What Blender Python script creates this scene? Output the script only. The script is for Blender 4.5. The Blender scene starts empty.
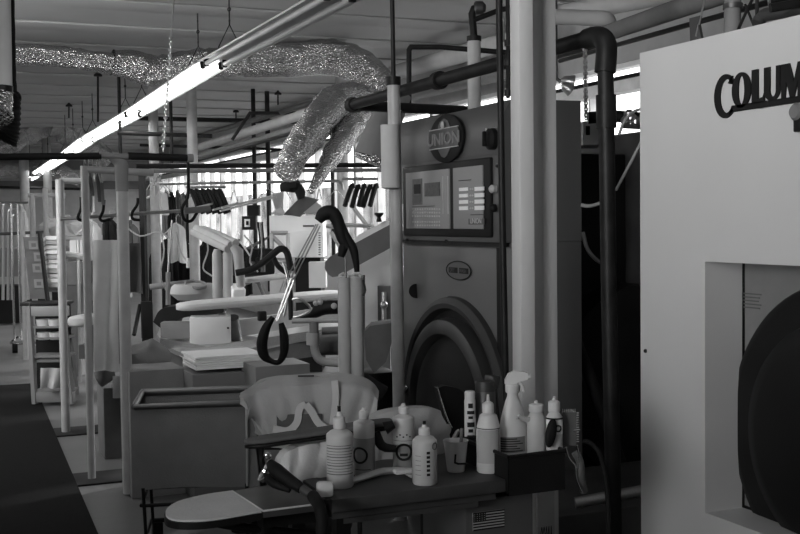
import bpy, bmesh, math, random
from mathutils import Vector, Matrix, noise
random.seed(7)
PI = math.pi
COL = bpy.context.scene.collection
# ------------------------------------------------------------------ camera frame (X across the room, Y down its length)
F = 1111.0; H = 1.6
YAW = math.radians(23.15); PIT = math.radians(2.47); ROL = math.radians(.7)
fw = Vector((math.sin(YAW)*math.cos(PIT), math.cos(YAW)*math.cos(PIT), -math.sin(PIT)))
r0 = Vector((math.cos(YAW), -math.sin(YAW), 0)); u0 = r0.cross(fw)
rt = r0*math.cos(ROL) - u0*math.sin(ROL); up = u0*math.cos(ROL) + r0*math.sin(ROL)
EYE = Vector((0, 0, H))
def ray(x, y): return fw + rt*((x-400)/F) + up*((267-y)/F)
def D(x, y, d): return EYE + ray(x, y)*d
def on(x, y, ax, v):
    r = ray(x, y); return EYE + r*((v-EYE[ax])/r[ax])
def PX(x, y, v): return on(x, y, 0, v)
def PY(x, y, v): return on(x, y, 1, v)
def G(x, y, z=0.0): return on(x, y, 2, z)
def V(*a): return Vector(a)
cam = bpy.data.cameras.new('camera'); co = bpy.data.objects.new('camera', cam); COL.objects.link(co)
cam.sensor_width = 36; cam.lens = F*36/800; cam.clip_end = 200; cam.clip_start = .05
m = Matrix.Identity(4)
for i, a in enumerate((rt, up, -fw)): m.col[i][:3] = a
m.col[3][:3] = EYE
co.matrix_world = m
bpy.context.scene.camera = co

# ------------------------------------------------------------------ materials
def new_mat(name):
    mt = bpy.data.materials.new(name); mt.use_nodes = True
    nt = mt.node_tree; b = nt.nodes['Principled BSDF']
    return mt, nt, b
def sl(v):   # display grey 0..255 to linear
    v /= 255.; return v/12.92 if v <= .04045 else ((v+.055)/1.055)**2.4
def gray(name, g, rough=.6, metal=0., var=.12, scale=6., bump=0., bscale=40., stretch=(1, 1, 1), coat=0.):
    mt, nt, b = new_mat(name); L = nt.links
    if g < .03: b.inputs['Specular IOR Level'].default_value = .06 if g < .0095 and rough > .8 else .25
    tc = nt.nodes.new('ShaderNodeTexCoord'); mp = nt.nodes.new('ShaderNodeMapping'); mp.inputs['Scale'].default_value = stretch
    n = nt.nodes.new('ShaderNodeTexNoise'); n.inputs['Scale'].default_value = scale; n.inputs['Detail'].default_value = 5
    cr = nt.nodes.new('ShaderNodeValToRGB')
    lo = g*(1-var); hi = g*(1+var)
    cr.color_ramp.elements[0].position = .3; cr.color_ramp.elements[1].position = .7
    cr.color_ramp.elements[0].color = (lo, lo, lo, 1); cr.color_ramp.elements[1].color = (hi, hi, hi, 1)
    L.new(tc.outputs['Object'], mp.inputs[0]); L.new(mp.outputs[0], n.inputs['Vector']); L.new(n.outputs[0], cr.inputs[0]); L.new(cr.outputs[0], b.inputs['Base Color'])
    b.inputs['Roughness'].default_value = rough; b.inputs['Metallic'].default_value = metal
    if coat: b.inputs['Coat Weight'].default_value = coat
    if bump:
        n2 = nt.nodes.new('ShaderNodeTexNoise'); n2.inputs['Scale'].default_value = bscale; n2.inputs['Detail'].default_value = 3
        bp = nt.nodes.new('ShaderNodeBump'); bp.inputs['Strength'].default_value = bump; bp.inputs['Distance'].default_value = .01
        L.new(mp.outputs[0], n2.inputs['Vector']); L.new(n2.outputs[0], bp.inputs['Height']); L.new(bp.outputs[0], b.inputs['Normal'])
    return mt
def emis(name, s, g=1.):
    mt, nt, b = new_mat(name)
    b.inputs['Base Color'].default_value = (g, g, g, 1); b.inputs['Emission Color'].default_value = (1, 1, 1, 1); b.inputs['Emission Strength'].default_value = s
    return mt
M = {}
M['floor'] = gray('floor_concrete', .10, .42, var=.25, scale=1.6, bump=.1)
M['mat'] = gray('floor_mat_rubber', .009, .9, var=.15, scale=30, bump=.4, bscale=200)
M['ceil'] = gray('ceiling_paint', .42, .8, var=.06, scale=1.2)
M['wall'] = gray('wall_paint', .42, .8, var=.08)
M['dwall'] = gray('wall_dark', .16, .8, var=.08)
M['frame'] = gray('window_frame_paint', .8, .6)
M['white'] = gray('white_paint', .62, .45, var=.07, scale=4)
M['post'] = gray('post_paint', .38, .4, var=.1, scale=12)
M['col'] = gray('column_paint', .55, .5, var=.08, scale=5, stretch=(1, 1, .3))
M['panel'] = gray('machine_enamel', .62, .33, var=.03, scale=1.5)
M['panel2'] = gray('machine_enamel_grey', .095, .38, var=.05, scale=2)
M['steel'] = gray('brushed_steel', .45, .32, .9, var=.1, scale=5, bump=.05, stretch=(30, 1, 30))
M['chrome'] = gray('chrome', .75, .12, 1., var=.05)
M['dsteel'] = gray('dull_dark_steel', .12, .45, .7, var=.2)
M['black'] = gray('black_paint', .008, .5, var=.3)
M['pipe'] = gray('black_iron_pipe', .014, .5, var=.4, scale=14)
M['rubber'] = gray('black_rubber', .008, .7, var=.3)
M['cloth'] = gray('light_cloth', .42, .95, var=.08, scale=9, bump=.15, bscale=120)
M['wcloth'] = gray('white_cloth', .6, .95, var=.06, scale=9, bump=.15, bscale=120)
M['gcloth'] = gray('grey_canvas', .2, .95, var=.1, scale=7, bump=.25, bscale=160)
M['dcloth'] = gray('dark_cloth', .02, .95, var=.3, scale=9, bump=.2, bscale=90)
M['mcloth'] = gray('mid_cloth', .11, .95, var=.2, scale=6, bump=.2, bscale=90)
M['wrap'] = gray('pipe_insulation', .5, .85, var=.08, scale=5, bump=.2, bscale=30)
M['dwrap'] = gray('grey_insulation', .2, .8, var=.12, scale=5, bump=.2, bscale=30)
M['ltext'] = gray('light_print', .45, .6)
M['lcd'] = gray('screen_grey', .09, .3, var=.3, scale=60)
M['plastic'] = gray('milky_plastic', .5, .35, var=.05)
M['liquid'] = gray('milky_plastic_filled', .24, .35, var=.05)
M['cardb'] = gray('grey_cardboard', .16, .85, var=.08)
M['paper'] = gray('white_paper', .88, .8, var=.04)
M['table'] = gray('table_laminate', .05, .5, var=.25, scale=5, bump=.05)
M['print'] = gray('print_black', .012, .6)
M['gprint'] = gray('print_grey', .09, .6)
M['cpanel'] = gray('control_panel_grey', .26, .5, var=.03)
M['bright'] = gray('bright_white_enamel', .85, .4, var=.03)
M['yard'] = gray('yard_foliage', .16, .9, var=.85, scale=1.3)
M['door'] = gray('door_casting', .03, .5)
M['tube_on'] = emis('lit_tube', 9)
M['tube_off'] = gray('unlit_tube', .7, .3, var=.02)
def mk_foil():
    mt, nt, b = new_mat('crinkled_foil'); L = nt.links
    tc = nt.nodes.new('ShaderNodeTexCoord'); n = nt.nodes.new('ShaderNodeTexNoise'); n.inputs['Scale'].default_value = 24; n.inputs['Detail'].default_value = 8
    v = nt.nodes.new('ShaderNodeTexVoronoi'); v.inputs['Scale'].default_value = 55
    ad = nt.nodes.new('ShaderNodeMath'); bp = nt.nodes.new('ShaderNodeBump'); bp.inputs['Strength'].default_value = .8; bp.inputs['Distance'].default_value = .02
    L.new(tc.outputs['Object'], n.inputs['Vector']); L.new(tc.outputs['Object'], v.inputs['Vector']); L.new(n.outputs[0], ad.inputs[0]); L.new(v.outputs[0], ad.inputs[1])
    L.new(ad.outputs[0], bp.inputs['Height']); L.new(bp.outputs[0], b.inputs['Normal'])
    b.inputs['Base Color'].default_value = (.55,)*3+(1,); b.inputs['Metallic'].default_value = 1; b.inputs['Roughness'].default_value = .27
    return mt
M['foil'] = mk_foil()
def mk_glass():
    mt, nt, b = new_mat('window_glass'); L = nt.links
    t = nt.nodes.new('ShaderNodeBsdfTransparent'); g = nt.nodes.new('ShaderNodeBsdfGlossy'); g.inputs['Roughness'].default_value = .05
    mx = nt.nodes.new('ShaderNodeMixShader'); mx.inputs[0].default_value = .05
    n = nt.nodes.new('ShaderNodeTexNoise'); n.inputs['Scale'].default_value = 3; cr = nt.nodes.new('ShaderNodeValToRGB')
    cr.color_ramp.elements[0].color = (.86,)*3+(1,); cr.color_ramp.elements[1].color = (.97,)*3+(1,)
    L.new(n.outputs[0], cr.inputs[0]); L.new(cr.outputs[0], t.inputs[0]); L.new(t.outputs[0], mx.inputs[1]); L.new(g.outputs[0], mx.inputs[2])
    L.new(mx.outputs[0], nt.nodes['Material Output'].inputs[0])
    return mt
M['glass'] = mk_glass()

# ------------------------------------------------------------------ mesh builder
def basis(z):
    z = z.normalized(); a = V(0, 0, 1) if abs(z.z) < .9 else V(1, 0, 0)
    x = a.cross(z).normalized(); return x, z.cross(x).normalized(), z
def spline(pts, k=6):
    pts = [Vector(p) for p in pts]
    if len(pts) < 3: return pts
    P = [pts[0]*2-pts[1]] + pts + [pts[-1]*2-pts[-2]]; out = []
    for i in range(1, len(P)-2):
        a, b, c, d = P[i-1:i+3]
        for j in range(k):
            t = j/k; out.append(.5*((2*b)+(c-a)*t+(2*a-5*b+4*c-d)*t*t+(3*b-a-3*c+d)*t**3))
    out.append(pts[-1]); return out
class B:
    def __init__(s): s.bm = bmesh.new()
    def box(s, c, d, rot=None, bev=0.):
        r = bmesh.ops.create_cube(s.bm, size=1); vs = r['verts']
        bmesh.ops.scale(s.bm, verts=vs, vec=d)
        if bev:
            es = list({e for v in vs for e in v.link_edges})
            rr = bmesh.ops.bevel(s.bm, geom=es, offset=bev, segments=2, affect='EDGES', profile=.5); vs = list({v for v in rr['verts']} | {v for v in vs if v.is_valid})
            vs = list({v for f in rr['faces'] for v in f.verts} | set(v for v in vs if v.is_valid))
        if rot is not None: bmesh.ops.transform(s.bm, matrix=rot.to_4x4(), verts=vs)
        bmesh.ops.translate(s.bm, verts=vs, vec=Vector(c)); return s
    def bx(s, p, q, bev=0.):
        p = Vector(p); q = Vector(q); return s.box((p+q)/2, [abs(a) for a in (q-p)], None, bev)
    def tube(s, pts, r, n=12, k=0, caps=True, flat=1.):
        pts = [Vector(p) for p in pts]
        m_ = len(pts)
        if k:
            if isinstance(r, (list, tuple)):
                rr = spline([V(x, 0, 0) for x in r], k); r = [x.x for x in rr]
            pts = spline(pts, k)
        if not isinstance(r, (list, tuple)): r = [r]*len(pts)
        T = []
        for i in range(len(pts)):
            a = pts[max(i-1, 0)]; b = pts[min(i+1, len(pts)-1)]; t1 = (pts[i]-a); t2 = (b-pts[i])
            t = (t1.normalized() if t1.length > 1e-9 else V(0, 0, 0)) + (t2.normalized() if t2.length > 1e-9 else V(0, 0, 0)); T.append(t.normalized())
        x, y, z = basis(T[0]); rings = []
        for i, p in enumerate(pts):
            if i:
                ax = T[i-1].cross(T[i])
                if ax.length > 1e-6:
                    R = Matrix.Rotation(T[i-1].angle(T[i]), 3, ax); x = R @ x; y = R @ y
            sc = 1.
            if 0 < i < len(pts)-1 and not k:
                ang = (pts[i]-pts[i-1]).angle(pts[i+1]-pts[i], 0)/2; sc = min(1/max(math.cos(ang), .5), 1.6)
            rings.append([s.bm.verts.new(p + (x*math.cos(2*PI*j/n)+y*math.sin(2*PI*j/n)*flat)*r[i]*(sc if True else 1)) for j in range(n)])
        for a, b in zip(rings, rings[1:]):
            for j in range(n): s.bm.faces.new((a[j], a[(j+1) % n], b[(j+1) % n], b[j]))
        if caps: s.bm.faces.new(rings[0][::-1]); s.bm.faces.new(rings[-1])
        return s
    def cyl(s, p, q, r, r2=None, n=20, caps=True): return s.tube([p, q], [r, r if r2 is None else r2], n, 0, caps)
    def lathe(s, prof, c=(0, 0, 0), n=24, axis=(0, 0, 1), sx=1., sy=1., rz=0.):
        x, y, z = basis(Vector(axis))
        if axis == (0, 0, 1): x, y = V(math.cos(rz), math.sin(rz), 0), V(-math.sin(rz), math.cos(rz), 0)
        c = Vector(c); rings = []
        for r, h in prof:
            if r < 1e-5: rings.append([s.bm.verts.new(c+z*h)])
            else: rings.append([s.bm.verts.new(c+z*h+(x*math.cos(2*PI*j/n)*sx+y*math.sin(2*PI*j/n)*sy)*r) for j in range(n)])
        for a, b in zip(rings, rings[1:]):
            if len(a) == 1 and len(b) == 1: continue
            for j in range(n):
                k = (j+1) % n
                if len(a) == 1: s.bm.faces.new((a[0], b[k], b[j]))
                elif len(b) == 1: s.bm.faces.new((a[j], a[k], b[0]))
                else: s.bm.faces.new((a[j], a[k], b[k], b[j]))
        if len(rings[0]) > 1: s.bm.faces.new(rings[0][::-1])
        if len(rings[-1]) > 1: s.bm.faces.new(rings[-1])
        return s
    def ring(s, c, axis, R, r, n=48, m=10, sx=1., sy=1.):
        x, y, z = basis(Vector(axis)); c = Vector(c); rs = []
        for i in range(n):
            a = 2*PI*i/n; d = x*math.cos(a)*sx+y*math.sin(a)*sy
            rs.append([s.bm.verts.new(c+d*R+(d*math.cos(2*PI*j/m)+z*math.sin(2*PI*j/m))*r) for j in range(m)])
        for i in range(n):
            a, b = rs[i], rs[(i+1) % n]
            for j in range(m): s.bm.faces.new((a[j], b[j], b[(j+1) % m], a[(j+1) % m]))
        return s
    def sph(s, c, r, n=20, rot=None):
        if not isinstance(r, (tuple, list)): r = (r, r, r)
        q = bmesh.ops.create_uvsphere(s.bm, u_segments=n, v_segments=n//2, radius=1)['verts']
        bmesh.ops.scale(s.bm, verts=q, vec=r)
        if rot is not None: bmesh.ops.transform(s.bm, matrix=rot.to_4x4(), verts=q)
        bmesh.ops.translate(s.bm, verts=q, vec=Vector(c)); return s
    def prism(s, poly, o, ax, ay, az):
        """polygon (x,y) laid on axes ax, ay at origin o, extruded by vector az"""
        o = Vector(o); ax = Vector(ax); ay = Vector(ay); az = Vector(az)
        a = [s.bm.verts.new(o+ax*x+ay*y) for x, y in poly]; b = [s.bm.verts.new(v.co+az) for v in a]; n = len(a)
        s.bm.faces.new(a[::-1]); s.bm.faces.new(b)
        for i in range(n): s.bm.faces.new((a[i], a[(i+1) % n], b[(i+1) % n], b[i]))
        return s
    def grid(s, f, nu, nv, th=0.):
        vs = [[s.bm.verts.new(f(i/nu, j/nv)) for j in range(nv+1)] for i in range(nu+1)]
        fs = [s.bm.faces.new((vs[i][j], vs[i+1][j], vs[i+1][j+1], vs[i][j+1])) for i in range(nu) for j in range(nv)]
        if th:
            s.bm.normal_update(); bmesh.ops.solidify(s.bm, geom=fs, thickness=th)
        return s
    def text(s, body, o, ax, ay, size, ext=.002, align='LEFT', bold=0.):
        cu = bpy.data.curves.new('tmp', 'FONT'); cu.body = body; cu.size = size; cu.extrude = ext; cu.align_x = align; cu.offset = bold
        ob = bpy.data.objects.new('tmp', cu); COL.objects.link(ob); bpy.context.view_layer.update()
        me = bpy.data.meshes.new_from_object(ob.evaluated_get(bpy.context.evaluated_depsgraph_get()))
        ax = Vector(ax).normalized(); ay = Vector(ay).normalized(); az = ax.cross(ay); mm = Matrix.Identity(4)
        for i, a in enumerate((ax, ay, az)): mm.col[i][:3] = a
        mm.col[3][:3] = Vector(o); me.transform(mm); s.bm.from_mesh(me)
        bpy.data.objects.remove(ob); bpy.data.curves.remove(cu); bpy.data.meshes.remove(me); return s
    def out(s, name, mat, parent=None, smooth=40, base=None, wr=0.):
        bm = s.bm
        if wr:
            for v in bm.verts: v.co += Vector(noise.noise_vector(v.co*14))*wr
        bmesh.ops.recalc_face_normals(bm, faces=bm.faces)
        me = bpy.data.meshes.new(name); bm.to_mesh(me); bm.free()
        o = bpy.data.objects.new(name, me); COL.objects.link(o)
        me.materials.append(M[mat] if isinstance(mat, str) else mat)
        if smooth:
            for p in me.polygons: p.use_smooth = True
            me.set_sharp_from_angle(angle=math.radians(smooth))
        if parent is not None:
            w = parent; off = Vector((0, 0, 0))
            while w is not None: off += w.location; w = w.parent
            me.transform(Matrix.Translation(-off)); o.parent = parent
        else:
            if base is None:
                xs = [v.co for v in me.vertices]; base = V((min(v.x for v in xs)+max(v.x for v in xs))/2, (min(v.y for v in xs)+max(v.y for v in xs))/2, min(v.z for v in xs))
            me.transform(Matrix.Translation(-Vector(base))); o.location = base
        return o
def T(name, label, cat, loc, group=None):
    o = bpy.data.objects.new(name, None); COL.objects.link(o); o.location = loc; o.empty_display_size = .1
    return tag(o, label, cat, group)
def tag(o, label, cat, group=None):
    o['label'] = label; o['category'] = cat
    if group: o['group'] = group
    return o
def S(o): o['kind'] = 'structure'; return o
def dup(root, loc, label, rz=0.):
    r = root.copy(); COL.objects.link(r); r.location = loc; r.rotation_euler = (0, 0, rz); r['label'] = label
    for ch in list(root.children):
        c = ch.copy(); COL.objects.link(c); c.parent = r
        for g in list(ch.children):
            d = g.copy(); COL.objects.link(d); d.parent = c
    return r
def lerp(a, b, t): return a+(b-a)*t

# ------------------------------------------------------------------ the room
XR, YB, ZC, XL, YF = 5.3, 28.0, 3.4, -3.5, -3.0
S(B().bx((XL-.2, YF-.2, -.15), (XR+.2, YB+.2, 0)).out('floor', 'floor'))
S(B().bx((XL-.2, YF-.2, ZC), (XR+.2, YB+.2, ZC+.15)).out('ceiling', 'ceil'))
S(B().bx((XL-.2, YF, 0), (XL, YB, ZC)).out('wall_left', 'wall'))
S(B().bx((XL, YF-.2, 0), (XR, YF, ZC)).out('wall_front', 'wall'))
S(B().bx((XL-.2, YB, 0), (XR+.2, YB+.2, ZC)).out('wall_back', 'wall'))
n = 0
y = -2.4
bb = []
while y < YB:
    n += 1; S(B().bx((XL, y-.2, ZC-.022), (XR, y+.2, ZC-.0005), .012).out('trim_%d' % n, 'ceil')); y += 1.18
# right wall: solid below the sill, windows from there to the lintel
SILL = .95; HEAD = 2.86
b = B()
b.bx((XR, YF, 0), (XR+.2, YB, SILL)); b.bx((XR, YF, HEAD), (XR+.2, YB, ZC))
b.bx((XR, YF, SILL), (XR+.2, 6.6, HEAD)); b.bx((XR, YB-.5, SILL), (XR+.2, YB, HEAD))
S(b.out('wall_right', 'wall'))
yy = 6.6; k = 0
while yy < YB-.6:
    y1 = min(yy+2.45, YB-.5); k += 1
    w = B(); x0, x1 = XR+.02, XR+.12
    w.bx((x0, yy, SILL), (x1, yy+.04, HEAD)); w.bx((x0, y1-.04, SILL), (x1, y1, HEAD)); w.bx((x0, yy, SILL), (x1, y1, SILL+.07))
    w.bx((x0-.04, yy, 2.62), (x1, y1, 2.72)); w.bx((x0, yy, HEAD-.04), (x1, y1, HEAD))
    for t in (1/3., 2/3.): ym = lerp(yy, y1, t); w.bx((x0, ym-.014, SILL), (x1, ym+.014, 2.64))
    wo = S(w.out('window_%d' % k, 'frame'))
    B().bx((x1-.03, yy+.03, SILL+.03), (x1-.024, y1-.03, HEAD-.02)).out('glass_pane', 'glass', wo)
    yy = y1
S(B().bx((XR-.02, 6.6, 2.715), (XR+.02, YB-.5, 2.75)).out('trim_90', 'black'))
S(B().bx((XR-.05, 6.6, SILL-.04), (XR+.02, YB-.5, SILL)).out('trim_91', 'frame'))
# outside ground and a pale building across the yard
S(B().bx((XR+.2, -10, -.2), (40, 60, -.05)).out('yard_ground', 'yard'))
S(B().bx((16, -10, -.05), (17, 90, 3.0)).out('yard_wall', 'yard'))
# soffits and wall panels at the far end
S(B().bx((XL, YB-3.2, 2.75), (XR-.4, YB-2.9, 2.95)).out('trim_92', 'dwall'))
S(B().bx((XL, YB-.05, 2.42), (XR, YB, 2.62)).out('trim_93', 'dwall'))

# ------------------------------------------------------------------ lights
vs_ = bpy.context.scene.view_settings; vs_.view_transform = 'Standard'; vs_.exposure = 0.0
wd = bpy.data.worlds.new('sky'); bpy.context.scene.world = wd; wd.use_nodes = True
wn = wd.node_tree; bg = wn.nodes['Background']
sg = wn.nodes.new('ShaderNodeTexCoord'); gn = wn.nodes.new('ShaderNodeTexNoise'); gn.inputs['Scale'].default_value = 3
cr = wn.nodes.new('ShaderNodeValToRGB'); cr.color_ramp.elements[0].color = (.85, .85, .85, 1)
wn.links.new(sg.outputs['Generated'], gn.inputs['Vector']); wn.links.new(gn.outputs[0], cr.inputs[0]); wn.links.new(cr.outputs[0], bg.inputs[0])
bg.inputs[1].default_value = 5.0
def area(name, loc, rot, sx, sy, e, portal=False):
    l = bpy.data.lights.new(name, 'AREA'); l.shape = 'RECTANGLE'; l.size = sx; l.size_y = sy; l.energy = e
    o = bpy.data.objects.new(name, l); COL.objects.link(o); o.location = loc; o.rotation_euler = rot
    if portal: l.cycles.is_portal = True
    return o
area('window_portal', (XR+.3, (6.6+YB-.5)/2, (SILL+HEAD)/2), (0, PI/2, 0), HEAD-SILL, YB-7.1, 1, True)
area('ceiling_lamp_behind', (-1.2, -1.6, 3.25), (0, 0, 0), .3, 2.4, 22)
area('ceiling_lamp_left', (-1.8, 11, 3.25), (0, 0, 0), .3, 2.4, 90)
area('ceiling_lamp_left', (-1.8, 19, 3.25), (0, 0, 0), .3, 2.4, 90)
def aim(o, tgt): o.rotation_euler = (Vector(tgt)-o.location).to_track_quat('-Z', 'Y').to_euler()
w = area('high_fill_light', (-2.6, .3, 2.5), (0, 0, 0), 1.2, 2.2, 50); aim(w, (2.3, 3.4, 3.7)); w.data.spread = math.radians(70)  # added unseen fill, tilted up to brighten upper machine panels and columns
w = area('high_fill_light', (-2.6, 8, 2.5), (0, 0, 0), 1.2, 3.2, 50); aim(w, (2.3, 9.5, 3.3)); w.data.spread = math.radians(120)  # second added fill of the same kind, farther down the hall
w = area('middle_fill_light', (-.4, 8.3, 3.25), (0, 0, 0), .3, 2.4, 85); aim(w, (2.6, 11.5, 1.0))  # added fill, no fixture, brightens the white press and far equipment
w = area('front_fill_light', (.7, 4.6, 3.25), (0, 0, 0), .3, 2.0, 12); aim(w, (2.3, 7.8, .9)); w.data.spread = math.radians(110)  # added fill, no fixture, aimed at the nearer pressing equipment
sun = bpy.data.lights.new('low_sun', 'SUN'); sun.energy = 6.5; sun.angle = math.radians(6)
so = bpy.data.objects.new('low_sun', sun); COL.objects.link(so); so.rotation_euler = Vector((-.8, -.3, -.42)).to_track_quat('-Z', 'Y').to_euler()

# ------------------------------------------------------------------ the long row of fluorescent fixtures
LX = 2.2
lz = [(3.4, 2.86), (5.9, 2.86), (8.95, 2.87), (12.7, 2.81), (16.5, 2.79), (18.7, 2.73), (22.6, 2.66), (26.5, 2.59)]
lab = ['unlit twin tube fluorescent fixture nearest the camera, at the top edge', 'unlit twin tube fluorescent fixture hanging just before the first lit one',
       'lit twin tube fluorescent fixture nearest the camera, brightest of the row', 'second lit fluorescent fixture of the row from the camera',
       'third lit fluorescent fixture of the row, above the rail', 'fourth lit fluorescent fixture of the row', 'farthest lit fluorescent fixture at the end of the row']
for i in range(7):
    y0, z0 = lz[i]; y1, z1 = lz[i+1]; y0 += .03; y1 -= .03
    r = T('fluorescent_fixture', lab[i], 'light', (LX, (y0+y1)/2, (z0+z1)/2), 'twin tube fixtures hung in a row')
    def at(dx, yv, dz): return V(LX+dx, yv, lerp(z0, z1, (yv-y0)/(y1-y0))+dz)
    b = B()
    sec = [(-.15, .0), (-.15, .012), (-.05, .075), (.05, .075), (.15, .012), (.15, 0), (.05, .05), (-.05, .05)]
    A = [b.bm.verts.new(at(x, y0, z)) for x, z in sec]; C = [b.bm.verts.new(at(x, y1, z)) for x, z in sec]
    for j in range(8): b.bm.faces.new((A[j], A[(j+1) % 8], C[(j+1) % 8], C[j]))
    b.bm.faces.new(A); b.bm.faces.new(C[::-1])
    b.out('housing', 'white', r)
    for dx in (-.075, .075):
        B().cyl(at(dx, y0+.06, .0), at(dx, y1-.06, .0), .019, n=12).out('fluorescent_tube', 'tube_on' if i > 1 else 'tube_off', r)
        for yv in (y0+.02, y1-.05): B().box(at(dx, yv+.015, .005), (.04, .035, .06), None, .006).out('lamp_holder', 'black', r)
    for yv in ((y0+.5, y1-.5) if i else ()):
        top = ZC-.0; c = B(); a = at(0, yv, .24)
        c.cyl(a, V(LX, yv, top), .006, n=6); c.tube([at(-.09, yv, .06), a, at(.09, yv, .06)], .005, 6)
        for q in range(3): c.ring(lerp(a, V(LX, yv, top), q*.3+.1), (1, q % 2, 0), .014, .004, 10, 5)
        c.out('hanging_chain', 'pipe', r)

# pull chain hanging in front of the lamp row
a = V(D(176, -2, 8.2).x, D(176, -2, 8.2).y, ZC); c = B(); zb = D(163, 152, 8.2)
c.tube([a, lerp(a, zb, .5)+V(0, 0, 0), zb], .006, 6)
for q in range(40):
    p = lerp(a, zb, .35+.65*q/40); c.ring(p, (q % 2, 1-q % 2, 0), .012, .0035, 8, 4)
tag(c.out('pull_chain', 'steel'), 'thin pull chain hanging across the lit fluorescent row', 'chain')

# ------------------------------------------------------------------ foil ducts
def foil(b, pts, r, k=10, amp=.09, n=28, rib=.05, dark=None):
    P = spline(pts, k)
    # refine evenly
    out = [P[0]]; st = .022
    for a, c in zip(P, P[1:]):
        m_ = max(1, int((c-a).length/st))
        for q in range(1, m_+1): out.append(lerp(a, c, q/m_))
    P = out; N = len(P)
    if isinstance(r, (list, tuple)):
        rr = []
        for i in range(N):
            t = i/(N-1)*(len(r)-1); j = min(int(t), len(r)-2); rr.append(lerp(r[j], r[j+1], t-j))
    else: rr = [r]*N
    T_ = [(P[min(i+2, N-1)]-P[max(i-2, 0)]).normalized() for i in range(N)]
    x, y, z = basis(T_[0]); rings = []; rj = [random.uniform(-1, 1) for _ in range(N)]
    for i in range(N):
        if i:
            ax = T_[i-1].cross(T_[i])
            if ax.length > 1e-7:
                R = Matrix.Rotation(T_[i-1].angle(T_[i]), 3, ax); x = R @ x; y = R @ y
        ring = []
        for j in range(n):
            a = 2*PI*j/n; d = x*math.cos(a)+y*math.sin(a); p0 = P[i]+d*rr[i]
            f = 1 + rib*.5*rj[i]*(.5+noise.noise(Vector((i*.7, a*1.5, 0)))) + amp*noise.noise(p0*7) + amp*.9*noise.noise(p0*15)*(.4+abs(noise.noise(p0*3))*2)
            ring.append(b.bm.verts.new(P[i]+d*rr[i]*f))
        rings.append(ring)
    for a, c in zip(rings, rings[1:]):
        for j in range(n): b.bm.faces.new((a[j], a[(j+1) % n], c[(j+1) % n], c[j]))
    b.bm.faces.new(rings[-1])
    return b
def duct(label, pts, r, **kw):
    b = foil(B(), pts, r, **kw); return tag(b.out('foil_duct', 'foil', smooth=14), label, 'duct', 'crinkled foil ducts under the ceiling')
duct('long foil duct crossing the ceiling at the upper left', [D(-30, 54, 10.53), D(20, 54, 10.53), D(70, 58, 10.64), D(114, 64, 10.75)], 0.101, amp=.12)
duct('thick crumpled foil duct running behind the lamp row into the large elbow', [D(112, 62, 10.75), D(135, 66, 10.86), D(158, 71, 10.98), D(185, 66, 10.98), D(225, 62, 10.98), D(285, 60, 10.98), D(330, 57, 10.98), D(358, 66, 10.86), D(378, 84, 10.75), D(392, 104, 10.64)],
     [0.123, 0.157, 0.157, 0.146, 0.151, 0.168, 0.174, 0.179, 0.179, 0.157], amp=.10)
duct('foil duct sloping down from the elbow, left one of the pair', [D(372, 104, 10.3), D(352, 98, 10.1), D(334, 104, 9.8), D(315, 126, 9.3), D(298, 150, 8.9), D(286, 172, 8.7)], [.13, .15, .15, .135, .125, .10], amp=.15)
duct('narrower foil duct sloping down beside it, right one of the pair', [D(370, 100, 10.3), D(354, 118, 10.0), D(341, 142, 9.4), D(326, 166, 8.9), D(311, 191, 8.6)], [.12, .115, .10, .08, .03], amp=.17)
duct('bent foil duct making a peak above the left posts', [D(-12, 150, 21), D(10, 142, 21), D(30, 131, 21), D(48, 123, 21), D(62, 128, 21), D(78, 140, 21.5), D(105, 160, 22)], [.21, .21, .22, .24, .24, .24, .22], amp=.22)
duct('low level foil duct behind the dark hanging rail at far left', [D(-14, 170, 23), D(20, 170, 23), D(45, 169, 23), D(58, 169, 23), D(68, 174, 23), D(80, 182, 23.5)], [.15, .15, .15, .15, .13, .12], amp=.25)
# drop pipe at the very left edge with a foil end, and ribbed black hose
r = T('insulated_drop_pipe', 'wide pale insulated pipe with taped foil end at the left edge', 'pipe', D(2, 80, 5.8))
B().cyl(V(D(1, -20, 5.8).x, D(1, -20, 5.8).y, ZC), D(2, 88, 5.8), .052).out('pipe_wrap', 'wrap', r)
B().cyl(D(2, 86, 5.8), D(2, 96, 5.8), .055).out('strap_band', 'black', r)
foil(B(), [D(2, 95, 5.8), D(1, 106, 5.75), D(0, 117, 5.7)], [.055, .058, .062], amp=.12).out('foil_end', 'foil', r)
b = B(); pts = [V(D(13, 60, 7).x, D(13, 60, 7).y, ZC), D(13, 80, 7), D(13, 100, 7), D(8, 128, 7), D(2, 140, 7)]; P = spline(pts, 12)
b.tube(P, [lerp(.02, .10, max(0, (i/(len(P)-1)-.25)/.75))*(1.06 if i % 2 else .94) for i in range(len(P))], 20)
tag(b.out('ribbed_hose', 'rubber', smooth=20), 'black ribbed cone shaped hose behind the pale drop pipe', 'hose')

# grey fabric hood beside the tumbler
r = T('exhaust_hood_duct', 'smooth grey tapered duct with open foil mouth beside the insulated sleeve', 'duct', D(375, 160, 7.4))
B().tube([D(400, 92, 7.4), D(390, 112, 7.4), D(381, 135, 7.4), D(373, 158, 7.4)], [.085, .1, .12, .13], 28, 4, False).out('duct_body', 'dwrap', r)
foil(B(), [D(374, 156, 7.4), D(371, 163, 7.4)], [.128, .122], amp=.15, k=4).out('duct_mouth', 'foil', r)
B().lathe([(0, 0), (.122, 0), (.122, .004), (0, .004)], D(373, 158, 7.4), 24, tuple((D(373, 158, 7.4)-D(381, 135, 7.4)).normalized())).out('duct_opening', 'rubber', r)

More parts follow.
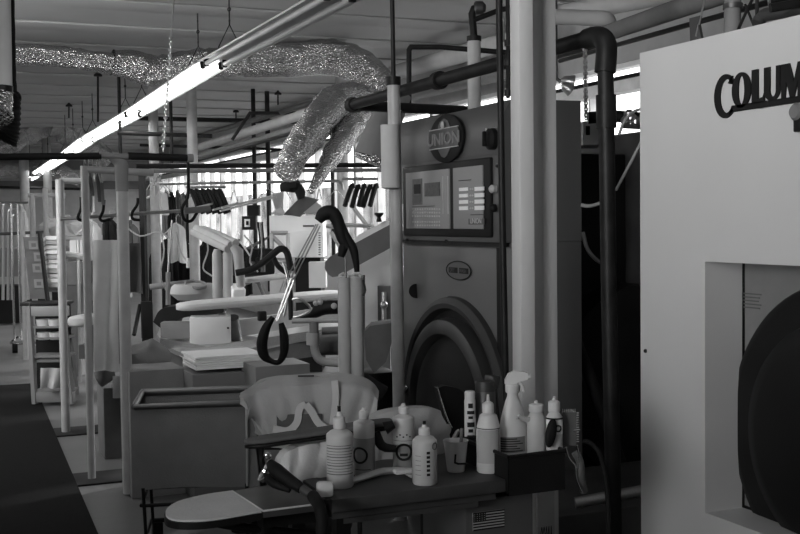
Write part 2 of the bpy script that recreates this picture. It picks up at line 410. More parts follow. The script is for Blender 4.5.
# ------------------------------------------------------------------ foreground vertical and overhead pipes
b = B()
el = D(604, 38, 4.25)
leg = [PX(605, 60, el.x), PX(608, 200, el.x), PX(612, 330, el.x)]
ft = V(el.x+.05, el.y-.02, 0)
r = T('black_steam_pipe', 'thick black overhead pipe that bends down to the floor beside the white machine', 'pipe', ft)
E1 = V(2.37, 6.2, 2.285); EY = 3.56; LP = [PY(x, y, EY-.01) for x, y in ((605, 60), (606, 95), (606.5, 128), (609, 300))]; LF = V(LP[3].x+(LP[3].x-LP[1].x)*1.1+.01, EY-.02, 0)
B().tube([E1, V(2.37, EY+.08, 2.285)], .031, 20).out('overhead_run', 'pipe', r)
B().tube([V(2.37, EY+.12, 2.285), V(2.37, EY+.06, 2.283), V(2.37, EY+.012, 2.268), V(2.372, EY-.008, 2.23), V(LP[0].x, EY-.01, 2.14)], .040, 20, 4).out('elbow_fitting', 'pipe', r)
B().tube([V(LP[0].x, EY-.01, 2.2), LP[1], LP[3], LF], .030, 20).out('down_leg', 'pipe', r)
B().tube([LP[1], LP[2]], .038, 20).out('coupling', 'pipe', r)
B().tube([E1, V(2.37, 6.24, 2.285), V(2.45, 6.27, 2.283), V(3.6, 6.3, 2.27)], [.04, .04, .031, .031], 16).out('cross_run', 'pipe', r)
B().tube([V(2.37, 5.0, 2.285), V(2.37, 5.05, 2.285)], .045, 20).out('pipe_joint', 'pipe', r)

r = T('column', 'tall pale painted column of two square posts in front of the tumbler', 'column', (2.0, 3.5, 0))
for xa, xb, ya_, yb_ in ((510.5, 535, 3.46, 3.53), (533, 557.5, 3.54, 3.61)):
    B().bx((PY(xa, 200, yb_).x, ya_, 0), (PY(xb, 200, ya_).x, yb_, ZC), .008).out('post', 'col', r)
# little paper notes on lower column
tag(B().tube([PY(499, -5, 3.9), PY(502, 200, 3.9), PY(506, 400, 3.9)], .0135, 12).out('conduit', 'pipe'), 'thin black conduit running straight down just left of the column', 'pipe')
# white pole with insulated sleeve
base = V(2.297, 5.4, 0)
r = T('white_pipe_riser', 'white upright pipe with a thick insulated sleeve left of the tumbler', 'pipe', base)
B().cyl(base, V(2.285, 5.4, 2.33), .034).out('riser', 'post', r)
a = PY(391, 189, 5.37); c = PY(390, 125, 5.37); top = PY(393, 112, 5.37)
B().tube([a, lerp(a, c, .02), c], [.03, .05, .05], 24).out('insulation_sleeve', 'wrap', r)
B().cyl(V(2.285, 5.4, 2.33), V(2.28, 5.4, ZC), .012).out('black_stem', 'pipe', r)
B().cyl(V(2.285, 5.4, 2.30), V(2.285, 5.4, 2.345), .038).out('collar', 'pipe', r)
# second insulated pipe behind the tumbler top
a = D(473, 112, 6.6); c = D(474, 38, 6.6)
r = T('insulated_riser', 'white insulated upright pipe with black elbow on top behind the tumbler', 'pipe', a)
B().cyl(V(a.x, a.y, 0), c, .04).out('pipe_wrap', 'wrap', r)
B().cyl(c-V(0, 0, .02), c+V(0, 0, .01), .044).out('collar', 'pipe', r)
B().tube([c, D(472, 14, 6.6), D(474, 9, 6.6), D(480, 8, 6.6)], .022, 12).out('black_stem', 'pipe', r)
B().tube([D(474, 20, 6.6), D(500, 10, 6.6), D(530, 4, 6.6)], .016, 10).out('side_branch', 'pipe', r)
B().lathe([(.03, 0), (.04, .01), (.04, .05), (.02, .07)], D(474, 8, 6.6), 12, (1, -.4, 0)).out('valve_body', 'dsteel', r)
tag(B().tube([D(409, 108, 7.6), D(409, 50, 7.6), D(411, 47, 7.6), D(440, 47, 7.6), D(512, 53, 7.6)], .018, 10).out('bent_pipe', 'pipe'), 'thin black pipe bent like a hook above the tumbler', 'pipe')
r = T('small_black_conduit', 'short black conduit with valve beside the column top', 'pipe', D(508, 96, 4.6))
B().tube([V(D(508, 50, 4.6).x, D(508, 50, 4.6).y, ZC), D(508, 50, 4.6), D(508, 98, 4.6)], .009, 8).out('conduit', 'pipe', r)
for yy in (40, 60, 90): B().cyl(D(508, yy, 4.6), D(508, yy+6, 4.6), .016, n=10).out('fitting', 'pipe', r)
tag(B().cyl(D(503, 18, 5), D(503, 42, 5), .008).out('gauge_glass', 'steel'), 'small bright sight tube beside black conduit at the column', 'gauge')

# large insulated pipes at the ceiling on the right, running along the wall
def longpipe(name, label, a, b_, r_, mt, cat='pipe'):
    return tag(B().cyl(a, b_, r_, n=20).out(name, mt), label, cat, 'long pipes along the window wall')
longpipe('insulated_main', 'wide grey insulated pipe over the black elbow, rising right', D(590, 39, 6.6), D(800, -33, 3.9), .045, 'dwrap')
tag(B().tube([D(512, 16, 6.5), D(560, 17, 6.5), D(590, 18, 6.5), D(606, 19, 6.5), D(609, 24, 6.6), D(608, 30, 6.7)], .045, 18, 3).out('insulated_elbow_pipe', 'wrap'), 'pale insulated pipe ending in an elbow right of the column', 'pipe')
longpipe('insulated_main', 'second pale insulated pipe crossing at the very top right', D(540, 18, 7.4), D(720, -16, 6.2), .06, 'wrap')
longpipe('insulated_main', 'pale insulated pipe passing behind the bent black pipe', D(394, 73, 12.4), D(520, 38, 9.5), .085, 'wrap')
longpipe('insulated_main', 'lower pale pipe running beside the first above the tumbler', D(394, 99, 12.6), D(520, 70, 9.8), .06, 'dwrap')
longpipe('black_service_pipe', 'slender black pipe rising to the right above the white machine', D(560, 61, 6.9), D(830, -15, 4.1), .013, 'pipe')
longpipe('black_service_pipe', 'slender black pipe just under the black elbow', D(540, 62, 7.6), D(604, 44, 6.7), .014, 'pipe')
for i, (p, q, rr, t) in enumerate([((196, 137), (335, 96), .03, 'upper'), ((200, 147), (330, 106), .05, 'middle'), ((200, 156), (330, 120), .04, 'lower'), ((185, 164), (310, 128), .02, 'lowest')]):
    longpipe('wall_pipe', '%s of the four pipes receding along the far window wall' % t, D(p[0], p[1], 15.5), D(q[0], q[1], 10.5), rr, ('dsteel', 'wrap', 'dwrap', 'pipe')[i])
# ladder-like link chain by the window
c = B(); a = D(585, 44, 5.6); e = D(586, 118, 5.6)
for q in range(26): c.ring(lerp(a, e, q/25), (1, 0, 0) if q % 2 else (0, 1, 0), .011, .004, 10, 5, 1, 1)
c.cyl(a, e, .003, n=5)
tag(c.out('link_chain', 'steel'), 'metal link chain hanging in front of the bright window right of the column', 'chain')
r = T('flood_lamp', 'small twin spot lamp fitting against the bright window strip', 'light', D(560, 82, 7.2))
B().lathe([(.012, 0), (.03, .02), (.045, .08), (.045, .085), (0, .07)], D(561, 80, 7.2), 16, (1, -.4, -.2)).out('lamp_head', 'steel', r)
B().lathe([(.012, 0), (.03, .02), (.04, .07), (.04, .075), (0, .06)], D(562, 84, 7.1), 16, (.8, -.2, -.6)).out('lamp_head', 'steel', r)
B().tube([V(D(556, 78, 7.2).x, D(556, 78, 7.2).y, ZC), D(556, 78, 7.2), D(561, 82, 7.2)], .012, 10).out('bracket', 'dsteel', r)
# ceiling sprinkler / conduit drops
drops = [(98, 75, 122, 'at the upper left'), (69, 106, 118, 'near the far left foil duct'), (236, 112, 122, 'left of the pair of foil ducts'), (278, 94, 105, 'just above the duct pair')]
for x, y0, y1, t in drops:
    d = 1.78*1111/(222.5-.012*(x-400)-y0-1.5); p = D(x, y0, d); q = D(x, y1, d); tt = V(p.x, p.y, ZC); p = V(tt.x, tt.y, ZC-.04)
    r = T('sprinkler_drop', 'thin black ceiling drop rod %s' % t, 'sprinkler', q, 'thin drop rods from the ceiling')
    B().cyl(q, tt, .012, n=8).out('rod', 'pipe', r); B().lathe([(.05, 0), (.05, .02), (.015, .05)], p-V(0, 0, .02), 10).out('flange', 'pipe', r)

# far overhead black piping grid (sprinkler mains)
for i, (a, c, dd, rr, t) in enumerate([((130, 118), (305, 122), 15, .03, 'topmost cross pipe of the far overhead grid'), ((118, 133), (212, 136), 13, .025, 'second cross pipe of the far overhead grid'),
                                 ((140, 145), (300, 150), 16, .02, 'third cross pipe of the far overhead grid'), ((200, 100), (330, 105), 18, .03, 'high cross pipe left of the duct pair'), ((0, 165), (80, 167), 24, .05, 'pipe crossing in front of the far wall at left'),
                                 ((0, 187), (80, 189), 25, .03, 'lower pipe crossing in front of the far wall at left')]):
    tag(B().cyl(D(a[0], a[1], dd), D(c[0], c[1], dd), rr, n=8).out('overhead_pipe', 'pipe'), t, 'pipe', 'black cross pipes under the far ceiling')
vd = [(253, 92, 262, 15, .03, 'left one of the two black drop pipes before the bright windows'), (267, 96, 292, 15.3, .034, 'right one of the two black drop pipes before the bright windows'), (171, 120, 170, 13, .02, 'short black drop pipe between the two white columns'),
      (332, 142, 290, 15, .028, 'black upright pipe under the narrow foil duct'), (120, 132, 160, 13, .02, 'short black drop pipe behind the left post top'), (341, 140, 170, 14, .018, 'slim black upright near the dark hangers')]
for x, y0, y1, dd, rr, t in vd:
    a = D(x, y0, dd); c = D(x, y1, dd)
    tag(B().cyl(V(a.x, a.y, ZC-.02), V(a.x, a.y, c.z), rr, n=8).out('drop_pipe', 'pipe'), t, 'pipe', 'black vertical drop pipes')
# square loop of black pipe
tag(B().tube([D(232, 140, 12), D(250, 113, 12), D(305, 113, 12)], .018, 8).out('bent_pipe', 'pipe'), 'black pipe bent over beside the paired drop pipes', 'pipe')

# round steel columns of the hall
for x, yv, d, rr, t in [(155, 200, 13.6, .06, 'slim white round column left of the bright windows'), (193.5, 200, 13, .06, 'slim white round column behind the padded tube frame'), (25, 200, 22, .09, 'pale round column at the far left'),
                       (48, 200, 22, .08, 'pale round column before the far wall'), (343, 200, 13.5, .07, 'white round column behind the dark hangers')]:
    p = D(x, yv, d); tag(B().cyl(V(p.x, p.y, 0), V(p.x, p.y, ZC-.01), rr).out('round_column', 'post'), t, 'column', 'round columns of the hall')

# ------------------------------------------------------------------ hanging frames at the left
def upright(x, y, top, rr, label, plate=True):
    p = G(x, y)
    r = T('rail_upright', label, 'post', p, 'white uprights that carry the hanging rails')
    B().cyl(p+V(0, 0, .012), V(p.x, p.y, top), rr).out('tube', 'post', r)
    if plate: B().box(p+V(.1, .02, .006), (.42, .34, .012), None, .004).out('base_plate', 'rubber', r)
    return p, r
p1, r1 = upright(129, 495, 1.90, .034, 'thickest white upright, with a grey clamp at its top, in front', False)
B().cyl(V(p1.x, p1.y, 1.78), V(p1.x, p1.y, 1.92), .037).out('sleeve', 'dwrap', r1)
B().tube([V(p1.x, p1.y, 1.88), V(p1.x-.005, p1.y, 1.95), V(p1.x-.06, p1.y, 1.985)], [.038, .04, .03], 14, 3).out('clamp', 'dwrap', r1)
p2, r2 = upright(92, 480, 1.95, .024, 'second white upright, just left of the hanging grey cloth')
B().tube([V(p2.x, p2.y, 1.93), V(p2.x+.42, p2.y, 1.91)], .022, 14).out('cross_tube', 'post', r2)
p3, r3 = upright(66, 433, 1.93, .032, 'third white upright, right in front of the shelf trolley')
B().tube([V(p3.x, p3.y, 1.92), V(p3.x+.25, p3.y, 1.92)], .022, 14).out('cross_tube', 'post', r3)
for x, yt, yb, d, t, w in [(32, 194, 330, 14.5, 'white upright at far left with short cross tube', .42), (45, 188, 330, 13.5, 'plain white upright between the two cross tube frames', 0), (22, 212, 320, 13, 'slim white upright left of the picture boards', 0)]:
    a = D(x, yt, d); r = T('rail_upright', t, 'post', V(a.x, a.y, 0), 'white uprights that carry the hanging rails')
    B().cyl(V(a.x, a.y, 0), a, .036 if w else .03).out('tube', 'post', r)
    if w: B().cyl(a-V(.05, 0, .02), a+V(w, 0, -.02), .03).out('cross_tube', 'post', r)
# dark rail and lower rail
a = PY(-20, 157, 6.55); c = PY(101, 156, 6.55)
r = T('hanging_rail', 'dark padded overhead rail at the left joined to the grey clamp', 'rail', lerp(a, c, .5))
B().cyl(a, c, .02).out('rail_tube', 'rubber', r)
a = PY(128, 156, 6.55); c = PY(187, 158, 6.55)
B().cyl(a, c, .022).out('rail_tube', 'rubber', r); B().cyl(c, PY(193, 158, 6.55), .025).out('end_cap', 'dwrap', r)
B().cyl(PY(99, 155, 6.55), PY(131, 157, 6.55), .018).out('joiner', 'dwrap', r)
a = PY(60, 219, 7.6); c = PY(208, 209, 7.6)
tag(B().cyl(a, c, .012).out('work_light_bar', 'steel'), 'thin steel bar running level behind the front upright', 'rail')
tag(B().cyl(PY(184, 211, 7.55), PY(210, 208.5, 7.55), .022).out('bar_grip', 'dwrap'), 'grey sleeve on the right end of the thin steel bar', 'sleeve')
# J hooks of hose
for pts, rr, t in [([(188, 158), (188, 195), (182, 208), (184, 219), (191, 221), (197, 213)], .011, 'big black hook hose hanging from above at the white column'),
                   ([(138, 198), (137, 205), (132, 213), (133, 219), (140, 220)], .010, 'black hook behind the front upright, right side'),
                   ([(81, 197), (81, 208), (78, 217), (80, 220), (86, 221)], .010, 'black hook hanging beside the second upright'),
                   ([(104, 200), (103, 211), (100, 218), (103, 221), (110, 219)], .010, 'black hook near the steel bar left of the front upright')]:
    tag(B().tube([PY(x, y, 7.55) for x, y in pts], rr, 8, 4).out('hose_hook', 'rubber'), t, 'hook', 'black hose hooks on the steel bar')
# black pole
p = D(145.5, 330, 10.4); r = T('black_pole', 'black square pole standing left of a white column', 'pole', V(p.x, p.y, 0))
t_ = D(143, 172, 10.4); B().tube([V(p.x, p.y, .02), V(p.x, p.y, t_.z)], .034, 4).out('pole', 'black', r)
B().lathe([(.2, 0), (.2, .02), (.04, .06)], (p.x, p.y, 0), 16).out('foot', 'black', r)
B().tube([D(140, 305, 10.4), D(134, 335, 10.2)], .02, 6).out('brace', 'black', r)
B().box(D(147, 320, 10.35), (.1, .08, .35), None, .01).out('control_box', 'rubber', r)

# hanging cloths
def drape(x0, x1, yt, yb, d, amp=.012, fr=9, skew=0, dz=0, n=18, th=.006):
    a = D(x0, yt, d); b_ = D(x1, yt, d); c = D(x0+skew, yb, d); e = D(x1+skew, yb, d)
    def f(u, v):
        p = lerp(lerp(a, b_, u), lerp(c, e, u), v); w = amp*(.3+v)*(math.sin(u*fr+v*2)+.6*noise.noise(p*8))
        return p+V(-.3, -1, 0)*w
    return B().grid(f, n, n, th)
tag(drape(93.5, 118, 240, 371, 6.95, .022, 7, 1, n=30)  .out('hanging_cloth', 'wcloth'), 'long grey padded cloth hanging between the front two uprights', 'cloth')
tag(drape(126, 140, 243, 292, 7.4, .01, 5, 2).out('hanging_cloth', 'mcloth'), 'short grey cloth hanging just right of the front upright', 'cloth')
tag(drape(81, 94, 172, 212, 7.2, .02, 6, 2).out('hanging_garment', 'wcloth'), 'white garment piece hanging off the second upright top', 'cloth')
g0 = ['leftmost', 'second', 'third', 'rightmost']
for i in range(4):
    tag(drape(88+i*3.6, 91+i*3.6, 172, 196+i*3, 7.05+.03*i, .008, 3, 3, n=6).out('fabric_strip', ('mcloth', 'cloth', 'mcloth', 'gcloth')[i]), '%s of the narrow fabric strips hanging from the white cross tube' % g0[i], 'strip', 'narrow strips hanging by the front upright')

# ------------------------------------------------------------------ floor mat and shelf trolley
b = B(); b.prism([(-1.6, 1.2), (.56, 1.2), (.775, 5.8), (.96, 11.55), (-1.2, 11.75)], (0, 0, .001), (1, 0, 0), (0, 1, 0), (0, 0, .012))
tag(b.out('floor_mat', 'mat', smooth=0), 'long black rubber mat lying on the walkway floor at left', 'mat')
# trolley: built in its own frame  u right, v up
O = G(35, 402); d0 = 9.9
s_ = 9.75/1111
def TP(x, y, off=0.): return D(x, y, 9.75+off)
r = T('shelf_trolley', 'narrow pale shelf trolley holding white tubs, standing beyond the mat', 'trolley', G(57, 402))
for x0, xb in ((29, 35), (62, 72)):
    B().tube([TP(x0, 302), TP(xb, 404)], .028, 4).out('side_rail', 'dwrap', r)
B().tube([TP(66, 310, .35), TP(76, 395, .35)], .03, 4).out('side_rail', 'dwrap', r)
B().box(TP(48, 311), (.37, .03, .09), Matrix.Rotation(-YAW, 3, 'Z'), .006).out('top_board', 'cpanel', r)
B().box(TP(47, 303, .1), (.40, .25, .03), Matrix.Rotation(-YAW, 3, 'Z'), .006).out('top_tray', 'black', r)
B().box(TP(56, 397), (.35, .03, .09), Matrix.Rotation(-YAW, 3, 'Z'), .006).out('bottom_board', 'dwrap', r)
B().box(TP(54, 350, .34), (.32, .02, .9), Matrix.Rotation(-YAW, 3, 'Z')).out('back_panel', 'black', r)
for yv in (326, 337, 355, 390):
    B().box(TP(51+(yv-326)*.08, yv, .12), (.34, .24, .018), Matrix.Rotation(-YAW, 3, 'Z')).out('shelf', 'dwrap', r)
B().box(TP(52, 360, .05), (.27, .05, .035), Matrix.Rotation(-YAW, 3, 'Z')).out('drawer_front', 'dwrap', r)
tn = ['left tub on the upper trolley shelf', 'right tub on the upper trolley shelf', 'left tub on the second trolley shelf', 'right tub on the second trolley shelf']
for i, (x, yv) in enumerate([(43, 323), (55, 323), (44, 336), (56, 336)]):
    tb = B().lathe([(.045, 0), (.055, .065), (.05, .065), (.04, .008), (0, .008)], TP(x, yv+3.5, .06), 4 if False else 20, sx=1.1)
    tag(tb.out('plastic_tub', 'white'), 'small white plastic '+tn[i], 'tub', 'white tubs on the trolley')
tag(drape(41, 60, 368, 388, 9.7, .03, 9).out('crumpled_rag', 'cloth'), 'crumpled pale rag stuffed in the lower trolley shelf', 'rag')
# picture boards leaning on trolley
r = T('notice_board', 'tall slanted grey board with small pictures behind the trolley', 'board', TP(38, 298, .3))
X_ = (D(40, 238, 10.2)-D(24, 238, 10.2)); Y_ = (D(31, 300, 10.2)-D(25, 238, 10.2))
O_ = D(24, 237, 10.2)
B().prism([(0, 0), (1, 0), (1.05, 1), (.05, 1)], O_, X_, Y_, V(-.3, 1, 0)*.02).out('board', 'mcloth', r)
for (u, v) in ((.5, .13), (.75, .32), (.6, .5), (.6, .75)):
    B().prism([(-.28, -.07), (.28, -.07), (.28, .07), (-.28, .07)], O_+X_*u+Y_*v+V(.3, -1, 0)*.012, X_, Y_, V(.3, -1, 0)*.004).out('photo_card', 'dwrap', r)
    B().prism([(-.14, -.03), (.14, -.03), (.14, .03), (-.14, .03)], O_+X_*u+Y_*v+V(.3, -1, 0)*.017, X_, Y_, V(.3, -1, 0)*.003).out('photo_print', 'gprint', r)
B().prism([(0, 0), (.14, 0), (.25, 1.1), (.11, 1.1)], D(39.5, 232, 10.1), X_, Y_, V(-.3, 1, 0)*.05).out('black_edge', 'black', r)
r = T('card_rack', 'rack of pale stacked cards beside the slanted picture board', 'rack', D(52, 292, 10.2))
B().prism([(0, 0), (1, 0), (1.15, 1), (.25, 1)], D(43, 236, 10.25), D(60, 236, 10.25)-D(43, 236, 10.25), D(43, 292, 10.25)-D(43, 236, 10.25), V(-.3, 1, 0)*.05).out('rack_back', 'dwrap', r)
for i in range(11):
    t = i/11.; o = D(43.5+t*3, 238+t*52, 10.2)
    B().prism([(0, 0), (.14, 0), (.14, -.034), (0, -.034)], o, V(math.cos(YAW), -math.sin(YAW), 0), V(0, 0, 1), V(.1, -.3, .12)*.15).out('card', ('paper', 'cloth', 'white')[i % 3], r)
# rolling garment rail at far left
a = G(15, 353); r = T('garment_rail', 'slim chrome rolling garment rail on castors at far left', 'rail', a)
t_ = D(13, 203, 13.9)
B().cyl(a+V(0, 0, .1), V(a.x, a.y, t_.z), .014).out('upright', 'chrome', r)
B().cyl(a+V(-.06, -.3, .16), a+V(.1, .9, .1), .02).out('base_bar', 'chrome', r)
B().cyl(a+V(0, 0, .12), a+V(1.0, -.05, .12), .018).out('base_bar', 'chrome', r)
B().cyl(V(a.x-.5, a.y, t_.z), V(a.x+.2, a.y, t_.z), .014).out('top_bar', 'chrome', r)
B().cyl(a+V(-.03, 0, .06), a+V(.03, 0, .06), .06).out('castor', 'rubber', r)
b2 = a+V(.12, .6, 0); B().cyl(b2+V(0, 0, .1), V(b2.x, b2.y, t_.z), .014).out('upright', 'chrome', r)
# loops of steel tube rack
r = T('tube_rack', 'rack of nested bent steel tubes at the far left', 'rack', D(15, 260, 15))
for i, dx in enumerate((0, 5, 9)):
    B().tube([D(3+dx, 300, 15+i*.3), D(4+dx, 206+i*6, 15+i*.3), D(6+dx, 203+i*6, 15+i*.3), D(20+dx*.5, 203+i*6, 15+i*.3), D(22+dx*.5, 207+i*6, 15+i*.3), D(24+dx*.5, 300, 15+i*.3)], .02, 8).out('bent_tube', 'steel', r)
B().cyl(D(0, 234, 14.6), D(46, 232, 14.6), .02).out('cross_bar', 'dsteel', r)
# counter at the far left, dark below
r = T('wall_counter', 'pale topped counter with dark space beneath at far left', 'counter', D(8, 300, 17))
B().box(D(0, 262, 18), (2.2, .8, .45), None, .01).out('counter_front', 'dwrap', r)
p = D(0, 280, 18); B().box(V(p.x, p.y+.1, .3), (2.1, .6, .6)).out('dark_base', 'black', r)  # black box stands in for the shade under the counter

# ------------------------------------------------------------------ mid-ground pressing equipment
# long bench / shirt press with oval buck
bd = 8.0
r = T('pressing_bench', 'long metal pressing bench with a rounded left end', 'bench', G(230, 440))
Z0 = .72; pts_ = [G(157, 334, Z0), G(166, 345, Z0), G(190, 354, Z0), G(240, 350, Z0), G(300, 338, Z0), G(350, 331, Z0), G(350, 318, Z0), G(250, 318, Z0), G(170, 322, Z0)]
poly = [(p.x, p.y) for p in spline(pts_+[pts_[0]], 4)[:-1]]
B().prism(poly, (0, 0, Z0-.03), (1, 0, 0), (0, 1, 0), (0, 0, .03)).out('bench_top', 'steel', r)
B().prism([(lerp(p[0], 2.2, .04), lerp(p[1], 8.6, .04)) for p in poly], (0, 0, Z0-.16), (1, 0, 0), (0, 1, 0), (0, 0, .13)).out('apron', 'dsteel', r)
for x, yv in ((178, 352), (232, 352), (296, 342), (200, 330)):
    p = G(x, yv, Z0-.1); p.y += .12; B().cyl(V(p.x, p.y, 0), V(p.x, p.y, Z0-.05), .025).out('leg', 'dsteel', r)
b = B()
for t in (.0, .35, .7): p = G(180+t*120, 352-t*14, Z0-.05); b.box(p, (.03, .03, .05))
b.out('edge_clamp', 'dsteel', r)
# oval buck
def oval(c, ax, ay, rx, ry, n=40, nose=0.):
    return [(rx*math.cos(2*PI*i/n)*(1), ry*math.sin(2*PI*i/n)*(1-nose*math.cos(2*PI*i/n))) for i in range(n)]
bk = D(232, 312, 8.1)
r = T('ironing_buck', 'long pale padded ironing buck with a rounded nose over a white box', 'ironing board', V(bk.x, bk.y, Z0))
a = D(176, 307, 8.0); c = D(340, 294, 8.4)
def pad(b_, a, c, w, th, r1=1., r2=1.):
    d = (c-a); L = d.length; d.normalize(); s = d.cross(V(0, 0, 1)).normalized(); u = s.cross(d)
    prof = [(0, .02), (.01, .35), (.03, .62), (.07, .85), (.13, .97), (.2, 1), (.5, 1), (.85, 1), (.95, .9), (.99, .6), (1, .05)]
    rings = []
    for t, k in prof:
        q = []
        for j in range(16):
            an = 2*PI*j/16; cx = math.copysign(abs(math.cos(an))**.7, math.cos(an)); sy = math.copysign(abs(math.sin(an))**.7, math.sin(an))
            q.append(b_.bm.verts.new(a+d*L*t+s*w*k*cx*lerp(r1, r2, t)+u*th*(.55+.45*k)*sy))
        rings.append(q)
    for p, q in zip(rings, rings[1:]):
        for j in range(16): b_.bm.faces.new((p[j], p[(j+1) % 16], q[(j+1) % 16], q[j]))
    b_.bm.faces.new(rings[0]); b_.bm.faces.new(rings[-1]); return b_
pad(B(), a, c, .14, .035).out('padded_top', 'wcloth', r)
B().cyl(D(232, 318, 8.1), D(236, 340, 8.2), .05).out('support', 'dsteel', r)
B().box(D(262, 316, 8.0), (.06, .05, .07), None, .008).out('bracket', 'black', r)
b = B(); pts = [D(153, 322, 8.3), D(162, 309, 8.35), D(180, 305, 8.4), D(220, 303, 8.5), D(222, 313, 8.3), D(185, 318, 8.2), D(172, 324, 8.15), D(170, 336, 8.1), D(158, 333, 8.1)]
pp = spline(pts+[pts[0]], 4)[:-1]
b.prism([((p-pts[0]).dot(V(math.cos(YAW), -math.sin(YAW), 0)), p.z-pts[0].z) for p in pp], pts[0], V(math.cos(YAW), -math.sin(YAW), 0), V(0, 0, 1), V(.1, .25, 0))
hr = T('garment_press', 'black curved garment press head behind the tip of the pale buck', 'press', V(pts[7].x, pts[7].y, Z0)); b.out('press_head', 'dcloth', hr)
B0 = D(214, 329, 7.95)
r = T('white_box', 'white metal box with a small hole under the pale buck', 'box', V(B0.x, B0.y, Z0))
B().box(V(B0.x, B0.y+.1, Z0+.098), (.29, .2, .196), Matrix.Rotation(-YAW+.15, 3, 'Z'), .006).out('casing', 'bright', r)
B().cyl(D(228, 328, 7.86), D(228, 328, 7.95), .008, n=10).out('hole', 'black', r)
tag(B().box(D(182, 330, 8.25), (.3, .1, .13), Matrix.Rotation(-YAW, 3, 'Z'), .01).out('grey_casing', 'dwrap'), 'grey metal casing under the black press head, left of the white box', 'casing')
# bowl-like rim basin and pillow shape
r = T('steam_basin', 'round pale padded basin with raised rim on the bench', 'basin', D(195, 304, 8.8))
c0 = D(194, 297, 8.8)
B().lathe([(.13, -.02), (.19, .03), (.18, .08), (.155, .105), (.13, .095), (.1, .05), (0, .04)], c0, 28, sy=.7).out('bowl', 'cloth', r)
B().ring(D(196, 284.5, 8.8), (0.0, -.15, 1), .145, .012, 36, 8, 1, .55).out('rim', 'gcloth', r)
B().sph(D(215, 300, 9.1), (.16, .12, .1)).out('cushion', 'cloth', r)
# padded tube frame
d = 8.7; r = T('sleeve_finisher', 'frame of pale padded tubes sloping down to the right with two upright pads', 'finisher', D(225, 300, d))
b = B
for (p, q) in (((196, 228), (231, 245)), ((203, 229), (236, 243)), ((193, 232), (228, 249))):
    B().tube([D(p[0], p[1], d+.3), lerp(D(p[0], p[1], d+.3), D(q[0], q[1], d-.2), .5), D(q[0], q[1], d-.2)], [.028, .034, .03], 14).out('padded_arm', 'cloth', r)
B().tube([D(233, 246, d-.2), D(238, 252, d-.2), D(241, 286, d-.1)], [.03, .04, .035], 14).out('padded_arm', 'cloth', r)
for x in (217, 227.5):
    B().tube([D(x, 249, d), D(x, 254, d), D(x+.5, 296, d), D(x+.5, 303, d)], [.022, .038, .04, .03], 16).out('upright_pad', 'cloth', r)
pz = D(222, 303, d); B().cyl(V(pz.x, pz.y, 0), V(pz.x, pz.y, pz.z), .03).out('stand', 'dsteel', r)
# shelf board
r = T('side_shelf', 'pale shelf board on angled legs right of the padded tubes', 'shelf', D(268, 300, 8.9))
a = D(243, 281, 8.9); c = D(290, 275, 9.3)
pad(B(), a, c, .11, .02).out('board', 'cloth', r)
B().tube([D(258, 282, 9), D(266, 300, 9)], .015, 8).out('leg', 'dsteel', r); B().tube([D(285, 281, 9.1), D(278, 300, 9.1)], .015, 8).out('leg', 'steel', r)
tag(B().box(D(237, 292, 8.7), (.1, .15, .1), Matrix.Rotation(.3, 3, 'X'), .01).out('paper_pad', 'paper'), 'small white tilted block below the padded arm', 'block')

# dark garments mass behind (each garment hangs from rails)
def garment(x0, x1, yt, yb, d, mt, label, name='hanging_garment', group='dark garments hanging behind the presses', seed=0):
    a = D(x0, yt, d); c = D(x1, yt, d); zb = D(x0, yb, d).z; W = (c-a).length; mid = (a+c)/2
    ux = (c-a).normalized()
    r = T(name, label, 'garment', V(mid.x, mid.y, zb), group)
    def f(u, v):
        sh = .35+.65*min(1, v*5)**.6
        w = W*sh*(1+.15*v)
        p = mid+ux*(u-.5)*w; p.z = lerp(a.z, zb, v)+.02*math.sin(u*9+seed)*(v > .95)
        if v < .2: p.z -= abs(u-.5)*.12*(1-v*5)
        return p+V(-.39, -.92, 0)*(.03*math.sin(u*14+seed)*(.3+v)+.02*noise.noise(p*6))
    B().grid(f, 14, 14, .02).out('body', mt, r)
    B().tube([mid+V(0, 0, a.z-mid.z), mid+V(0, 0, .06), mid+V(.03, 0, .1), mid+V(.05, 0, .07)], .004, 6).out('hanger_hook', 'steel', r)
    return r
gl = [(159, 178, 236, 310, 15.0, 'dcloth', 'long black garment hanging leftmost, right of the slim column'), (172, 192, 238, 306, 15.1, 'dcloth', 'black garment hanging just left of the padded tubes'),
      (196, 214, 240, 300, 15.2, 'dcloth', 'black garment hanging behind the padded tube frame'), (214, 238, 244, 292, 14.2, 'dcloth', 'black garment hanging behind the right end of the padded tubes'),
      (200, 226, 236, 300, 14.7, 'dcloth', 'broad black garment hanging close behind the twin upright pads'), (222, 250, 240, 296, 14.8, 'dcloth', 'broad black garment hanging between the padded arm and the black steam press'), (150, 172, 244, 312, 14.6, 'dcloth', 'broad black garment behind the thin steel rod'),
      (236, 256, 248, 284, 14.4, 'mcloth', 'dark grey garment hanging under the electrical box'), (122, 138, 220, 292, 10.2, 'mcloth', 'mid grey garment hanging behind the front upright'),
      (168, 184, 222, 262, 14.3, 'wcloth', 'white shirt hanging over the black garments left of the column'), (84, 100, 220, 262, 10.4, 'wcloth', 'white garment hanging between the left uprights'), (104, 116, 218, 250, 11, 'dcloth', 'small black garment hanging left of the front upright')]
for i, g in enumerate(gl): garment(*g, seed=i)
